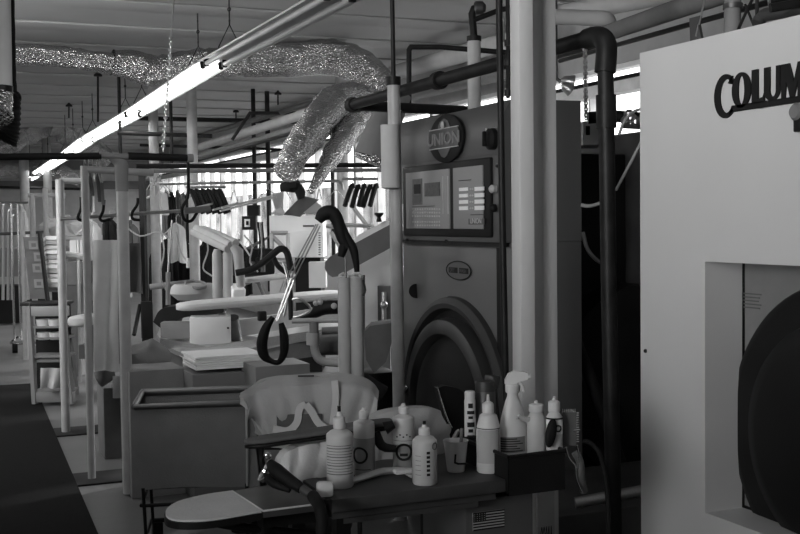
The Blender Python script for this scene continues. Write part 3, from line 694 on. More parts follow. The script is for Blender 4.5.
# row of slim clothes at 165-190,188-240
for i in range(6):
    x = 163+i*5.6; garment(x, x+6.5, 190+(i % 2)*2, 236+(i % 3)*8, 15.6, ('gcloth', 'dcloth', 'mcloth')[i % 3], 'narrow %s garment, %s from left in the row behind the column' % (('grey', 'black', 'dark grey')[i % 3], ('first', 'second', 'third', 'fourth', 'fifth', 'sixth')[i]), group='narrow garments in the row behind the column', seed=i)
garment(151, 166, 190, 214, 14.2, 'wcloth', 'thin white wrapped garment bunched on the slim column', seed=3)

# rails across
r = T('cross_rail', 'dark horizontal pipe across the middle in front of the bright windows', 'rail', D(290, 168, 9.3))
B().cyl(PY(136, 166, 9.0), PY(400, 165, 9.0), .021, n=12).out('rail_tube', 'pipe', r)
B().cyl(PY(322, 165, 9.0), PY(330, 165, 9.0), .027, n=12).out('coupling', 'pipe', r)
tag(B().cyl(PY(150, 171, 8.8), PY(388, 170, 8.8), .017, n=12).out('cross_rail', 'dwrap'), 'pale grey pipe just under the dark horizontal pipe', 'rail')
r = T('cross_rail', 'thin light rail with wire hooks below the grey pipe', 'rail', D(262, 182, 9.6))
B().tube([PY(160, 184, 9.4), PY(338, 181, 9.4), PY(342, 184, 9.4), PY(343, 190, 9.4)], .013, 10).out('rail_tube', 'steel', r)
# hangers
def hanger(p, rz, mt, label, group, w=.2, rr=.011, drop=.12, back=1.):
    r = T('clothes_hanger', label, 'hanger', p, group); r.rotation_euler = (0, 0, 0)
    q = Vector((math.cos(rz), math.sin(rz), 0))
    B().tube([p-q*w*back+V(0, 0, -drop*back), p-q*w*.5*back+V(0, 0, -drop*.45*back), p, p+q*w*.5+V(0, 0, -drop*.45), p+q*w+V(0, 0, -drop)], rr, 8, 3).out('shoulder', mt, r)
    B().tube([p, p+V(0, 0, .05), p+q*.02+V(0, 0, .075), p+q*.04+V(0, 0, .05)], .003, 6, 2).out('hook', 'steel', r)
    return r
ords = ['first', 'second', 'third', 'fourth', 'fifth', 'sixth', 'seventh', 'eighth', 'ninth', 'tenth', 'eleventh', 'twelfth']
hp = D(356, 184, 9.2)
for i in range(5):
    p = D(352+i*6, 185.5+(i % 2), 9.2); hanger(p, PI+.55+.1*(i % 3), 'black', 'black plastic hanger, %s from left in the row before the bright window' % ords[i], 'black hangers right of the foil ducts', .10, .021, .17, .12)
B().cyl(D(342, 178, 9.2), D(376, 178, 9.2), .01, n=8)
tag(B().cyl(D(342, 179, 9.25), D(378, 179, 9.25), .012, n=8).out('hanger_rail', 'steel'), 'short rail holding the black plastic hangers', 'rail')
for i in range(11):
    p = D(191+i*2.9, 190.5+(i % 2)*1.2, 9.0); hanger(p, -.5+.15*(i % 3), 'rubber', 'padded black hanger, %s from left in the dense bunch right of the column' % ords[i], 'dense bunch of black hangers', .07, .019, .18, .15)
tag(B().cyl(D(186, 187, 9.05), D(226, 187, 9.05), .012, n=8).out('hanger_rail', 'steel'), 'short rail holding the dense bunch of black hangers', 'rail')
for i in range(10):
    p = D(200+i*17, 188+(i % 3), 9.6); hanger(p, .5+.3*(i % 4), 'chrome', 'wire hanger, %s from left along the thin light rail' % ords[i], 'wire hangers along the thin light rail', .13, .004, .09)
# slats
for i, (p, q) in enumerate([((190, 209), (224, 201)), ((213, 210), (238, 203)), ((220, 211), (276, 197)), ((222, 208), (272, 196))]):
    tag(B().tube([D(*p, 8.6), D(*q, 9.2)], .008, 4).out('drying_slat', 'white'), '%s white slat angled up right of the hanger bunch' % ['leftmost', 'short middle', 'long lower', 'long upper'][i], 'slat', 'white angled slats')
for i, (pts, mt, t) in enumerate([([(271, 196), (284, 193), (281, 214), (277, 213)], 'cloth', 'pale folded cover draped at the right end of the slats'), ([(283, 214), (302, 196), (318, 199), (300, 216)], 'mcloth', 'dark grey cover lying on the white press top'),
                                 ([(300, 212), (312, 198), (322, 205), (322, 214)], 'cloth', 'pale crumpled cover on the press top, rightmost'), ([(272, 214), (280, 206), (286, 214)], 'wcloth', 'small white cover on the press top left')]):
    q = [D(x, y, 9.4) for x, y in pts]; b = B(); rX = V(math.cos(YAW), -math.sin(YAW), 0)
    b.prism([((p-q[0]).dot(rX), p.z-q[0].z) for p in q], q[0], rX, V(0, 0, 1), V(.1, .3, 0)); tag(b.out('folded_cover', mt, wr=.02), t, 'cover', 'folded covers above the white press')
tag(B().tube([D(280, 190, 9.4), D(290, 187, 9.4), D(298, 188, 9.4), D(301, 198, 9.4)], [.03, .05, .05, .03], 8, 3).out('black_bundle', 'dcloth', wr=.03), 'black cloth bundle on top of the folded covers', 'bundle')

# white shirt press cabinet
c = D(296, 235, 11.5); W_ = 1
r = T('shirt_press_cabinet', 'large white press cabinet with a slotted top edge in the bright background', 'press', V(c.x, c.y, 0))
def fbox(x0, y0, x1, y1, d, dep, name, mt, bev=.0):
    a = D(x0, y1, d); e = D(x1, y0, d); u = V(math.cos(YAW), -math.sin(YAW), 0); w = (D(x1, y1, d)-a).dot(u)
    return B().prism([(0, 0), (w, 0), (w, e.z-a.z), (0, e.z-a.z)], a, u, V(0, 0, 1), V(math.sin(YAW), math.cos(YAW), 0)*dep)
fbox(270, 215, 323, 258, 11.5, .6, '', '').out('upper_casing', 'bright', r)
fbox(270, 257, 286, 300, 11.6, .5, '', '').out('side_casing', 'panel', r)
fbox(286, 231, 321, 257, 11.45, .1, '', '').out('front_door', 'bright', r)
fbox(297, 257, 322, 372, 11.7, .6, '', '').out('dark_base', 'black', r)
fbox(309, 262, 326, 288, 11.3, .2, '', '').out('lower_box', 'white', r)
b = B()
for i in range(16):
    a = D(272+i*3.2, 213.5, 11.45); b.box(a, (.015, .02, .02))
b.out('top_slots', 'dsteel', r); b = B()
for i in range(10):
    a = D(319.5, 233+i*2.4, 11.40); b.box(a, (.02, .01, .012))
b.out('side_slots', 'dsteel', r)
B().text('', V(0, 0, 0), (1, 0, 0), (0, 0, 1), .1) if False else None
fbox(303, 225, 314, 227, 11.42, .02, '', '').out('maker_mark', 'gprint', r)
# steel frame behind
r = T('steel_stand', 'pale open steel frame with a diagonal brace left of the press door', 'frame', D(275, 250, 11.2))
for p, q in (((271, 233), (288, 233)), ((272, 233), (272, 262)), ((288, 233), (288, 262)), ((272, 236), (288, 252)), ((271, 262), (289, 262))):
    B().tube([D(*p, 11.1), D(*q, 11.1)], .022, 4).out('frame_bar', 'post', r)
r = T('electrical_box', 'black electrical control box with a pale dial on the drop pipe', 'control box', D(250, 226, 9.9))
fbox(242, 216, 256, 230, 9.85, .12, '', '').out('casing', 'black', r)
fbox(247, 205, 259, 216, 9.9, .12, '', '').out('upper_casing', 'rubber', r)
fbox(244.5, 219, 250, 227, 9.84, .012, '', '').out('dial_plate', 'paper', r)
fbox(246, 221, 248.5, 225, 9.82, .01, '', '').out('dial', 'black', r)
for i in range(3): B().tube([D(258+i*2, 222, 9.8), D(260+i*2, 246, 9.8), D(256+i*4, 268, 9.8)], .008, 6, 3).out('cable', 'steel' if i == 1 else 'rubber', r)
# small dark machine parts behind (pumps etc.)
for q_, t_ in ((((238, 337), (352, 319), (352, 304), (238, 320)), 'pale slanted sheet metal panel right of the white metal box'), (((160, 347), (206, 356), (352, 336), (352, 327), (206, 347), (160, 338)), 'long steel edge panel along the front of the pressing bench')):
    pp = [D(x, y, (8.5 if q_[0][0] == 238 else 7.75)) for x, y in q_]; u3 = (pp[1]-pp[0]).normalized() if len(pp) == 4 else (pp[2]-pp[0]).normalized()
    u3 = V(math.cos(YAW-.1), -math.sin(YAW-.1), 0)
    tag(B().prism([((p-pp[0]).dot(u3), p.z-pp[0].z) for p in pp], pp[0], u3, V(0, 0, 1), V(.01, .03, 0)).out('sheet_panel', 'wrap' if len(pp) == 4 else 'steel'), t_, 'panel', 'sheet panels of the bench front')
r = T('steam_press', 'dark steam press with valves and pipes behind the shelf board', 'press', D(250, 275, 10))
B().box(D(252, 262, 10), (.35, .3, .24), None, .03).out('body', 'black', r)
for i in range(6):
    a = D(238+i*5, 268+(i % 2)*4, 9.7); B().cyl(a, a+V(0, 0, .09), .02, n=10).out('valve', 'dsteel' if i % 2 else 'rubber', r)
B().tube([D(236, 240, 9.7), D(242, 244, 9.7), D(250, 256, 9.7)], .008, 6, 3).out('white_tube', 'wcloth', r)
tag(B().tube([D(236, 273, 8.4), D(250, 270, 8.4), D(262, 263, 8.4), D(272, 255, 8.4), D(280, 249, 8.4), D(286, 251, 8.4), D(289, 260, 8.4), D(291, 271, 8.4)], .026, 12, 4).out('thick_hose', 'rubber'), 'thick black hose arching down in front of the white press', 'hose')
tag(B().tube([D(272, 254, 8.5), D(278, 266, 8.5), D(288, 274, 8.5)], .02, 10, 3).out('thick_hose', 'rubber'), 'short black hose branching below the arching hose', 'hose')
# jeans rack dark base left etc
r = T('steam_tank', 'grey horizontal pipe and valve assembly behind the basin', 'pipe', D(170, 296, 9.2))
B().cyl(D(150, 287, 9.3), D(194, 282, 9.3), .025).out('pipe', 'dwrap', r)
B().cyl(D(168, 272, 9.2), D(168, 305, 9.2), .02).out('stem', 'dwrap', r)
B().cyl(D(172, 220, 9.2), D(168, 272, 9.2), .008).out('rod', 'steel', r)
B().tube([D(188, 225, 9.1), D(188, 262, 9.1)], .006, 6).out('cord', 'rubber', r); B().cyl(D(188, 258, 9.1), D(188, 268, 9.1), .014, n=10).out('handle', 'wcloth', r)
# pale cabinets behind left uprights
fx = [(88, 246, 124, 300, 12.5, .4, 'grey_cabinet', 'dwrap', 'grey cabinet standing behind the hanging grey cloth'), (66, 262, 82, 285, 11.5, .4, 'wire_basket', 'dsteel', 'dark open unit between the second and third upright'),
      (70, 240, 84, 258, 12, .2, 'folder_rack', 'paper', 'rack of pale folders between the second and third upright')]
for x0, y0, x1, y1, dd, dep, nm, mt, lb in fx:
    rr_ = T(nm, lb, nm.split('_')[1], V(D((x0+x1)/2, y1, dd+dep/2).x, D((x0+x1)/2, y1, dd+dep/2).y, 0)); fbox(x0, y0, x1, y1, dd, dep, '', '').out('casing', mt, rr_); fbox(x0+1, y1, x1-1, 222+1778/dd, dd+.05, dep*.7, '', '').out('plinth', 'mcloth', rr_)
p = D(78, 285, 11); tag(B().tube([V(p.x, p.y, .02), D(78, 240, 11)], .018, 8).out('slim_pole', 'steel'), 'slim metal pole standing between the second and third upright', 'pole')
tag(pad(B(), D(64, 254, 10.5), D(84, 257, 10.5), .08, .03).out('side_board', 'white'), 'small white board sticking out right of the third upright', 'board')
tag(pad(B(), D(75, 322, 9.6), D(96, 318, 10), .1, .05).out('padded_board', 'cloth'), 'pale rounded board end poking out left of the hanging cloth', 'board')
tag(fbox(79, 345, 86, 359, 9.3, .2, '', '').out('grey_box', 'dsteel'), 'small dark box low behind the second upright', 'box')
# white things at background between left posts
for i, (x, y, rr) in enumerate([(54, 226, .12), (66, 231, .15), (76, 228, .13), (116, 232, .1), (73, 221, .1)]):
    tag(B().sph(D(x, y, 15), (rr*1.5, rr, rr*.8), 16).out('cloth_bundle', 'wcloth', wr=.05), 'white cloth bundle, %s from left on the far work tables' % ords[i], 'bundle', 'white bundles on the far tables')
r = T('far_table', 'long white far table under the cloth bundles', 'table', V(D(83, 240, 15.3).x, D(83, 240, 15.3).y, 0))
fbox(46, 236, 120, 240, 14.8, 1, '', '').out('table_top', 'white', r)
for x in (48, 82, 118): p = D(x, 240, 15.2); B().bx((p.x-.03, p.y-.03, 0), (p.x+.03, p.y+.03, p.z)).out('leg', 'post', r)
# wire hangers tangled on the slim column and loose cables in the dark area
for i in range(6):
    hanger(D(150+i*2.6, 176+(i % 3)*5, 13.0), .3+.5*(i % 4), 'steel', 'thin wire hanger, %s from left in the tangle hanging at the slim white column' % ords[i], 'tangled wire hangers at the slim column', .14, .005, .12)
for i in range(5):
    hanger(D(84+i*4.4, 171, 7.0), 1.2+.2*(i % 3), 'steel', 'thin wire hanger, %s from left on the white cross tube' % ords[i], 'wire hangers on the white cross tube', .09, .0035, .07)
cb = [([(205, 232), (208, 250), (203, 268), (212, 276)], 'cloth', 'pale cable looping behind the twin upright pads'), ([(159, 222), (164, 250), (160, 275), (166, 290)], 'steel', 'thin steel cable hanging beside the slim white column'),
      ([(176, 232), (180, 250), (187, 262)], 'cloth', 'pale cord sagging toward the white handle'), ([(124, 225), (140, 236), (158, 232), (172, 240)], 'post', 'pale wire stretched across the dark garments behind the front upright'),
      ([(244, 235), (252, 246), (250, 262), (258, 272)], 'post', 'pale cord curling in front of the dark steam press'), ([(213, 236), (224, 234), (232, 240), (240, 240)], 'rubber', 'black cable bundle above the padded arm')]
for pts, mt, t in cb: tag(B().tube([D(x, y, 9.2) for x, y in pts], .007, 6, 4).out('loose_cable', mt), t, 'cable', 'loose cables around the presses')
# ------------------------------------------------------------------ tumbler / dry cleaning machine beyond the column (front faces the aisle, -X)
YA, YE = 4.53, 5.80
r = T('dry_cleaning_machine', 'grey dry cleaning machine with round badge, control panel and big round door behind the column', 'machine', (2.7, 5.15, 0))
prof = [(2.50, 1.485), (2.455, 1.485), (2.45, 1.50), (2.45, 1.885), (2.462, 1.90), (2.455, 1.93), (2.452, 1.98), (2.456, 2.04), (2.47, 2.09), (2.50, 2.135), (2.53, 2.147), (2.88, 2.15), (2.88, 1.485)]
B().prism([(x, z) for x, z in prof], (0, YA, 0), (1, 0, 0), (0, 0, 1), (0, YE+.06-YA, 0)).out('upper_housing', 'panel2', r, smooth=50)
B().bx((2.50, YA, .0), (2.88, YE, 1.484), .004).out('lower_housing', 'panel2', r)
B().bx((2.47, YA+.02, 1.465), (2.52, YE, 1.484)).out('shadow_strip', 'black', r)  # black strip stands in for the shade below the overhanging housing
B().bx((2.49, 4.60, .3), (2.505, 4.66, 1.46)).out('door_gap', 'black', r)
def qp(x, y, X=2.45): p = PX(x, y, X); return (p.y, p.z)
ya, _ = qp(493, 190); yb, _ = qp(405, 200); z0, z1 = 1.508, 1.885
B().bx((2.435, ya, z0), (2.46, yb, z1), .01).out('panel_surround', 'black', r)
lp = B().bx((2.428, qp(453, 200)[0], 1.548), (2.44, qp(409.5, 200)[0], 1.85), .002).out('control_panel', 'cpanel', r)
rp = B().bx((2.428, qp(486.5, 200)[0], 1.548), (2.44, qp(457, 200)[0], 1.85), .002).out('button_panel', 'cpanel', r)
def patch(x0, y0, x1, y1, nm, mt, par, X=2.427, th=.003):
    a = PX(x0, y1, X); c = PX(x1, y0, X); return B().bx((X-th, c.y, a.z), (X+.002, a.y, c.z)).out(nm, mt, par)
patch(413, 178.5, 422, 205, 'recess', 'lcd', lp, 2.4275, .002); patch(414.5, 184, 420.5, 194, 'screen', 'print', lp, 2.426)
patch(414.5, 195, 420.5, 203, 'printer_slot', 'gprint', lp, 2.426); patch(425, 182, 440, 196.5, 'display', 'lcd', lp)
b = B()
for rr in range(5):
    for cc in range(12):
        if rr == 0 and cc < 10: pass
        p = PX(413+cc*2.4, 209+rr*3.6+(2 if rr > 2 else 0), 2.427)
        if (rr, cc) != (4, 0): b.box(p, (.004, .011, .009))
b.out('keys', 'ltext', lp)
patch(412.5, 205.8, 435, 207, 'header_line', 'print', lp)
for k in range(2): B().box(PX(443+k*5, 195, 2.427), (.003, .006, .19)).out('indicator_strip', 'ltext', lp)
for i in range(4):
    patch(459.5, 187.3+i*6.3, 468, 191.3+i*6.3, 'button_key', 'paper', rp); patch(475, 186.5+i*6.4, 484, 191+i*6.4, 'button_key', 'paper', rp)
    for x in (470.3, 472.6): B().cyl(PX(x, 189+i*6.4, 2.43), PX(x, 189+i*6.4, 2.424), .005, n=8).out('lamp_dot', 'ltext', rp)
patch(459, 179.5, 471, 181, 'title_print', 'print', rp); patch(471, 214, 484, 215.3, 'title_print', 'gprint', rp)
pt = patch(469, 218.5, 484.5, 224.5, 'name_plate', 'gprint', rp)
B().text('UNION', PX(470, 223.5, 2.4235), (0, -1, 0), (0, 0, 1), .036, .001).out('plate_text', 'ltext', pt)
# badge
bc = PX(446.5, 138.5, 2.44)
x_, y_, z_ = basis(V(-1, 0, 0)); BSC = (1.62, 1.) if abs(x_.y) > .5 else (1., 1.62)
bd_ = B().lathe([(.0, 0), (.118, 0), (.122, .006), (.122, .018), (.112, .024), (0, .024)], bc+V(.012, 0, 0), 48, (-1, 0, 0), *BSC).out('round_badge', 'black', r)
B().ring(bc+V(-.006, 0, 0), (1, 0, 0), .1, .003, 48, 8, *BSC).out('badge_ring', 'gprint', bd_)
dx = bc.x-.014
B().prism([(-.165, -.045), (.165, -.045), (.178, .0), (.165, .048), (-.165, .048), (-.178, 0)], V(dx, bc.y, bc.z), (0, -1, 0), (0, 0, 1), (-.004, 0, 0)).out('badge_band', 'dsteel', bd_)
b = B()
for z in (-.048, .05): b.bx((dx-.006, bc.y-.168, bc.z+z-.0022), (dx, bc.y+.168, bc.z+z+.0022))
b.out('band_edge', 'ltext', bd_)
b = B().text('UNION', V(0, 0, 0), (1, 0, 0), (0, 1, 0), .082, .002, 'CENTER', .0018)
for v in b.bm.verts: v.co = V(dx-.006-v.co.z, bc.y-v.co.x*1.38, bc.z-.029+v.co.y)
b.out('badge_letters', 'dwrap', bd_)
B().prism([(-.075, .05), (.075, .05), (.05, .085), (0, .1), (-.05, .085)], V(dx+.002, bc.y, bc.z), (0, -1, 0), (0, 0, 1), (-.003, 0, 0)).out('badge_crown', 'dsteel', bd_)
B().prism([(-.075, -.05), (.075, -.05), (.035, -.088), (0, -.098), (-.035, -.088)], V(dx+.002, bc.y, bc.z), (0, -1, 0), (0, 0, 1), (-.003, 0, 0)).out('badge_crown', 'dsteel', bd_)
B().sph(V(dx-.008, bc.y+.0, bc.z+.068), (.006, .02, .02), 12).out('badge_lamp', 'ltext', bd_)
# rotary switch and side knobs
k0 = PX(491, 139, 2.44)
kn = B().lathe([(0, 0), (.05, 0), (.05, .03), (.035, .04), (0, .04)], k0+V(.02, 0, 0), 28, (-1, 0, 0)).out('rotary_switch', 'black', r)
B().box(k0+V(-.035, 0, 0), (.02, .014, .07), None, .004).out('switch_grip', 'rubber', kn)
patch(486, 127, 498, 129, 'print_line', 'ltext', r, 2.449); patch(486, 128, 487, 133, 'print_line', 'ltext', r, 2.449)
for y, mt in ((189, 'ltext'), (208, 'rubber')):
    p = PX(495.5, y, 2.44); B().lathe([(0, 0), (.018, 0), (.02, .02), (.012, .03), (0, .03)], p, 16, (-1, 0, 0)).out('push_button', mt, r)
for x, y in ((407, 240), (446, 241), (497, 166)): B().cyl(PX(x, y, 2.452), PX(x, y, 2.444), .008, n=10).out('bolt', 'black', r)
patch(396, 204, 404, 231, 'side_label', 'ltext', r, 2.449)
# oval plate
oc = PX(459, 270.5, 2.498)
ov = B().prism([(.14*math.cos(a*PI/20), .047*math.sin(a*PI/20)) for a in range(40)], oc, (0, -1, 0), (0, 0, 1), (-.003, 0, 0)).out('oval_plate', 'panel2', r)
B().ring(oc+V(-.003, 0, 0), (1, 0, 0), 1, .003, 48, 6).bm.free()
b = B(); n_ = 48
b.tube([oc+V(-.004, -.14*math.cos(2*PI*i/n_), .047*math.sin(2*PI*i/n_)) for i in range(n_+1)], .0028, 6)
b.out('plate_rim', 'print', ov)
for u0, u1 in ((-.11, -.012), (.012, .112)): B().bx((oc.x-.005, oc.y-u1, oc.z-.014), (oc.x-.002, oc.y-u0, oc.z+.014)).out('plate_block', 'print', ov)
B().text('DRY', oc+V(-.006, .098, -.009), (0, -1, 0), (0, 0, 1), .030, .0005).out('plate_text', 'gprint', ov)
B().text('WASH', oc+V(-.006, -.018, -.009), (0, -1, 0), (0, 0, 1), .026, .0005).out('plate_text', 'gprint', ov)
B().cyl(PX(416, 291, 2.505), PX(416, 291, 2.495), .04, n=20).out('peep_hole', 'black', r)
# big door
dc = V(2.5, 5.13, .58)
B().lathe([(.615, -.02), (.62, .0), (.615, .03), (.585, .05), (.56, .045), (.545, .0), (.54, -.02)], dc, 64, (-1, 0, 0)).out('door_surround', 'door', r)
B().lathe([(0, .0), (.55, 0), (.55, .004), (0, .004)], dc, 64, (-1, 0, 0)).out('door_well', 'black', r)
dr = B().lathe([(.505, 0), (.51, .03), (.50, .07), (.47, .085), (.43, .08), (.415, .05), (.41, 0)], dc+V(0, .0, .0), 64, (-1, 0, 0)).out('door', 'door', r)
B().lathe([(.415, .03), (.38, .06), (.30, .09), (.15, .11), (0, .115)], dc, 64, (-1, 0, 0)).out('door_glass', 'rubber', dr)
for a in (-.25, .25): B().box(dc+V(-.05, -.5, a), (.05, .09, .06), None, .01).out('hinge', 'dsteel', dr)
B().tube([dc+V(-.08, .44, .1), dc+V(-.13, .47, .0), dc+V(-.08, .44, -.1)], .014, 10, 3).out('door_handle', 'chrome', dr)
# bulky dark drum housing behind the machine
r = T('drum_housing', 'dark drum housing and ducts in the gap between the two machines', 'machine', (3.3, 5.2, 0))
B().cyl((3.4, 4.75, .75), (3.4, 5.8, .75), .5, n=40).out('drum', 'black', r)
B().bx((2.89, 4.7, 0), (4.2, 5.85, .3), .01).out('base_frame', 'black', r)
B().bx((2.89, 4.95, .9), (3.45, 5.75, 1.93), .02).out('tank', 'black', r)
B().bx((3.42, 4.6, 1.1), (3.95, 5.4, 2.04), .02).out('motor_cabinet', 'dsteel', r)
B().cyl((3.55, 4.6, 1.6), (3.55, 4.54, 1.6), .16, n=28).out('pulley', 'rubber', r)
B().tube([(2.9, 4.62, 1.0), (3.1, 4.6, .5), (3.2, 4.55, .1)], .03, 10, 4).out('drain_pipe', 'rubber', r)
tag(fbox(583, 121, 605, 145, 5.6, .3, '', '').out('junction_box', 'bright'), 'pale small control box with two square marks right behind the tumbler side', 'box')
for x in (586, 599): tag(fbox(x, 126, x+4, 135, 5.58, .008, '', '').out('black_label', 'print'), 'dark square sticker, %s on the pale control box' % ('left' if x < 590 else 'right'), 'sticker')
tag(B().tube([D(581, 205, 4.9), D(590, 206, 4.9), D(603, 202, 4.9), D(612, 196, 4.9)], .008, 8, 4).out('cable', 'post'), 'pale cable drooping across the dark gap between the machines', 'cable')
tag(B().tube([D(583, 232, 4.8), D(588, 250, 4.8), D(600, 262, 4.8), D(608, 258, 4.8)], .009, 8, 4).out('cable', 'dsteel'), 'dark grey cable loop low in the gap between the machines', 'cable')
tag(B().tube([D(616, 190, 4.7), D(632, 160, 4.6), D(642, 140, 4.6)], .006, 8).out('tube_line', 'post'), 'thin pale tube rising diagonally to the white machine', 'tube')
tag(B().tube([D(619, 135, 5), D(624, 122, 5), D(633, 112, 5), D(645, 108, 5)], .007, 8, 4).out('tube_line', 'wrap'), 'white tube arching up behind the white machine corner', 'tube')
r = T('valve_cluster', 'brass valve cluster on top of the dark motor cabinet', 'valve', D(632, 128, 5.4))
for x, y in ((626, 125), (631, 122), (636, 126), (629, 119)): B().lathe([(.012, 0), (.025, .01), (.025, .03), (.01, .045)], D(x, y, 5.3), 10).out('valve', 'steel', r)
B().tube([D(622, 126, 5.3), D(640, 127, 5.3)], .012, 8).out('manifold', 'dsteel', r)
B().tube([D(588, 118, 5.5), D(612, 116, 5.5), D(640, 118, 5.5)], .03, 10).out('header_pipe', 'black', r)
# low things on the floor in the gap
r = T('floor_plinth', 'low grey plinth with a steel pipe along its top beside the black down pipe', 'plinth', (2.75, 3.95, 0))
B().bx((2.2, 3.75, 0), (3.2, 4.45, .42), .01).out('plinth', 'dsteel', r)
B().cyl(D(575, 503, 4.25), D(652, 489, 4.25), .022).out('steel_pipe', 'steel', r)

# ------------------------------------------------------------------ white dry cleaning machine at the right edge
FX = 2.3; r = T('large_white_machine', 'large white front loading machine with black raised lettering at the right edge', 'machine', (3.0, 2.2, 0))
Y0_, Y1_ = 1.1, 3.24; oa, ob_ = 2.89, 1.86; za, zb = .638, 1.452; ZT = 2.165
b = B()
def frame_face(b, X, dep):
    o = [(Y0_, 0), (Y1_, 0), (Y1_, ZT), (Y0_, ZT)]; i = [(ob_, za), (oa, za), (oa, zb), (ob_, zb)]
    vo = [b.bm.verts.new((X, *p)) for p in o]; vi = [b.bm.verts.new((X, *p)) for p in i]; wi = [b.bm.verts.new((X+dep, *p)) for p in i]; wo = [b.bm.verts.new((X+1.3, *p)) for p in o]
    for k in range(4):
        j = (k+1) % 4
        b.bm.faces.new((vo[k], vo[j], vi[j], vi[k])); b.bm.faces.new((vi[k], vi[j], wi[j], wi[k])); b.bm.faces.new((vo[k], wo[k], wo[j], vo[j]))
    b.bm.faces.new(wo)
frame_face(b, FX, .15)
b.out('cabinet', 'panel', r, smooth=0)
B().bx((FX+.151, ob_+.01, za+.01), (FX+.17, oa-.012, zb-.01)).out('recess_panel', 'dwrap', r)
B().bx((FX+.155, ob_-.02, za-.02), (FX+.165, oa+.02, zb+.02)).out('gap_seal', 'black', r)
dcc = V(FX+.15, 2.46, .925)
dr = B().lathe([(.0, -.02), (.475, -.02), (.475, .0), (.465, .012), (.44, .018), (.3, .03), (0, .04)], dcc, 72, (-1, 0, 0)).out('round_door', 'black', r)
B().lathe([(.36, .03), (.35, .045), (.3, .06), (0, .075)], dcc, 64, (-1, 0, 0)).out('door_glass', 'black', dr)
b = B()
for i in range(5):
    b.box(PX(740+0*i, 293+i*3.4, FX+.150)+V(0, -.05, 0), (.002, .10-.012*(i % 3), .004))
b.out('instruction_print', 'gprint', r)
B().cyl(PX(645.5, 351, FX+.002), PX(645.5, 351, FX-.004), .007, n=10).out('screw', 'black', r)
# lettering on the plane, u to the right (towards the camera), v up
ZB = 1.931
def Uq(zx): return PX(714, 90, FX).y-PX(700+zx/6.68, 80, FX).y
o = V(FX-.001, PX(715.5, 90, FX).y, ZB+.002)
def arcpoly(cx, cy, rx, ry, ix, iy, a0, a1, n=28, sh=0.):
    out = [(cx+rx*math.cos(math.radians(lerp(a0, a1, i/n))), cy+ry*math.sin(math.radians(lerp(a0, a1, i/n)))) for i in range(n+1)]
    inn = [(cx+sh+ix*math.cos(math.radians(lerp(a1, a0, i/n))), cy+iy*math.sin(math.radians(lerp(a1, a0, i/n)))) for i in range(n+1)]
    return out, inn
def strip(b, out, inn):
    vs = [b.bm.verts.new(o+V(-.0, -x, y)) for x, y in out]; ws = [b.bm.verts.new(o+V(0, -x, y)) for x, y in inn[::-1]]
    vs2 = [b.bm.verts.new(v.co+V(-.006, 0, 0)) for v in vs]; ws2 = [b.bm.verts.new(v.co+V(-.006, 0, 0)) for v in ws]
    for i in range(len(vs)-1):
        b.bm.faces.new((vs2[i], vs2[i+1], ws2[i+1], ws2[i])); b.bm.faces.new((vs[i], vs[i+1], vs2[i+1], vs2[i])); b.bm.faces.new((ws[i], ws[i+1], ws2[i+1], ws2[i]))
    for a, c in ((0, 0), (-1, -1)): b.bm.faces.new((vs[a], ws[c], ws2[c], vs2[a]))
def pl(b, pts): b.prism(pts, o, (0, -1, 0), (0, 0, 1), (-.006, 0, 0))
L_ = B()
u0, u1 = Uq(95), Uq(215); cx = (u0+u1)/2+.01
strip(L_, *arcpoly(cx, .035, cx-u0, .068, (cx-u0)*.62, .052, 42, 318, sh=.006))
pl(L_, [(cx+.012, .073), (cx+.032, .068), (cx+.033, .094), (cx+.027, .092)])
ua, ub = Uq(213), Uq(337); cx2 = (ua+ub)/2
strip(L_, *arcpoly(cx2, .046, (ub-ua)/2, .054, (ub-ua)/2*.36, .044, 0, 360, 36))
x = Uq(345); w = Uq(427)-x
pl(L_, [(x, 0), (x+w, 0), (x+w, .028), (x+w*.9, .016), (x+w*.5, .010), (x+w*.5, .1), (x, .1)])
x = Uq(427); w = Uq(532)-x; t = .016
out_ = [(x, .1), (x, .03)] + [(x+w/2-w/2*math.cos(a*PI/10), .03-.03*math.sin(a*PI/10)) for a in range(1, 10)] + [(x+w, .03), (x+w, .1)]
inn_ = [(x+w*.36, .1), (x+w*.36, .03)] + [(x+w*.36+w*.2*(1-math.cos(a*PI/10)), .03-.018*math.sin(a*PI/10)) for a in range(1, 10)] + [(x+w*.76, .03), (x+w*.76, .1)]
strip(L_, out_, inn_[::-1])
x = Uq(542); w = .1
pl(L_, [(x, 0), (x+w*.14, 0), (x+w*.2, .05), (x+w*.36, 0), (x+w*.5, 0), (x+w*.66, .05), (x+w*.66, 0), (x+w, 0), (x+w, .1), (x+w*.66, .1), (x+w*.5, .045), (x+w*.32, .1), (x, .1)])
x += w+.012
pl(L_, [(x, 0), (x+.055, 0), (x+.068, .014), (x+.068, .04), (x+.056, .05), (x+.066, .062), (x+.066, .088), (x+.052, .1), (x, .1)]); x += .08
pl(L_, [(x, 0), (x+.028, 0), (x+.028, .1), (x, .1)]); x += .038
pl(L_, [(x, 0), (x+.022, 0), (x+.03, .025), (x+.055, .025), (x+.06, 0), (x+.095, 0), (x+.06, .1), (x+.03, .1)]); x += .1
pl(L_, [(Uq(190), -.030), (Uq(212), -.017), (x, -.014), (x, .003), (Uq(212), .003)])
L_.out('raised_lettering', 'print', r, smooth=0)
p = PX(801, 112, FX); kb = B().lathe([(0, 0), (.026, 0), (.026, .02), (.018, .03), (0, .03)], p+V(.002, 0, 0), 28, (-1, 0, 0)).out('indicator_knob', 'dwrap', r)
B().box(PX(802, 124, FX)+V(-.01, 0, 0), (.02, .03, .045), None, .004).out('switch', 'black', r)
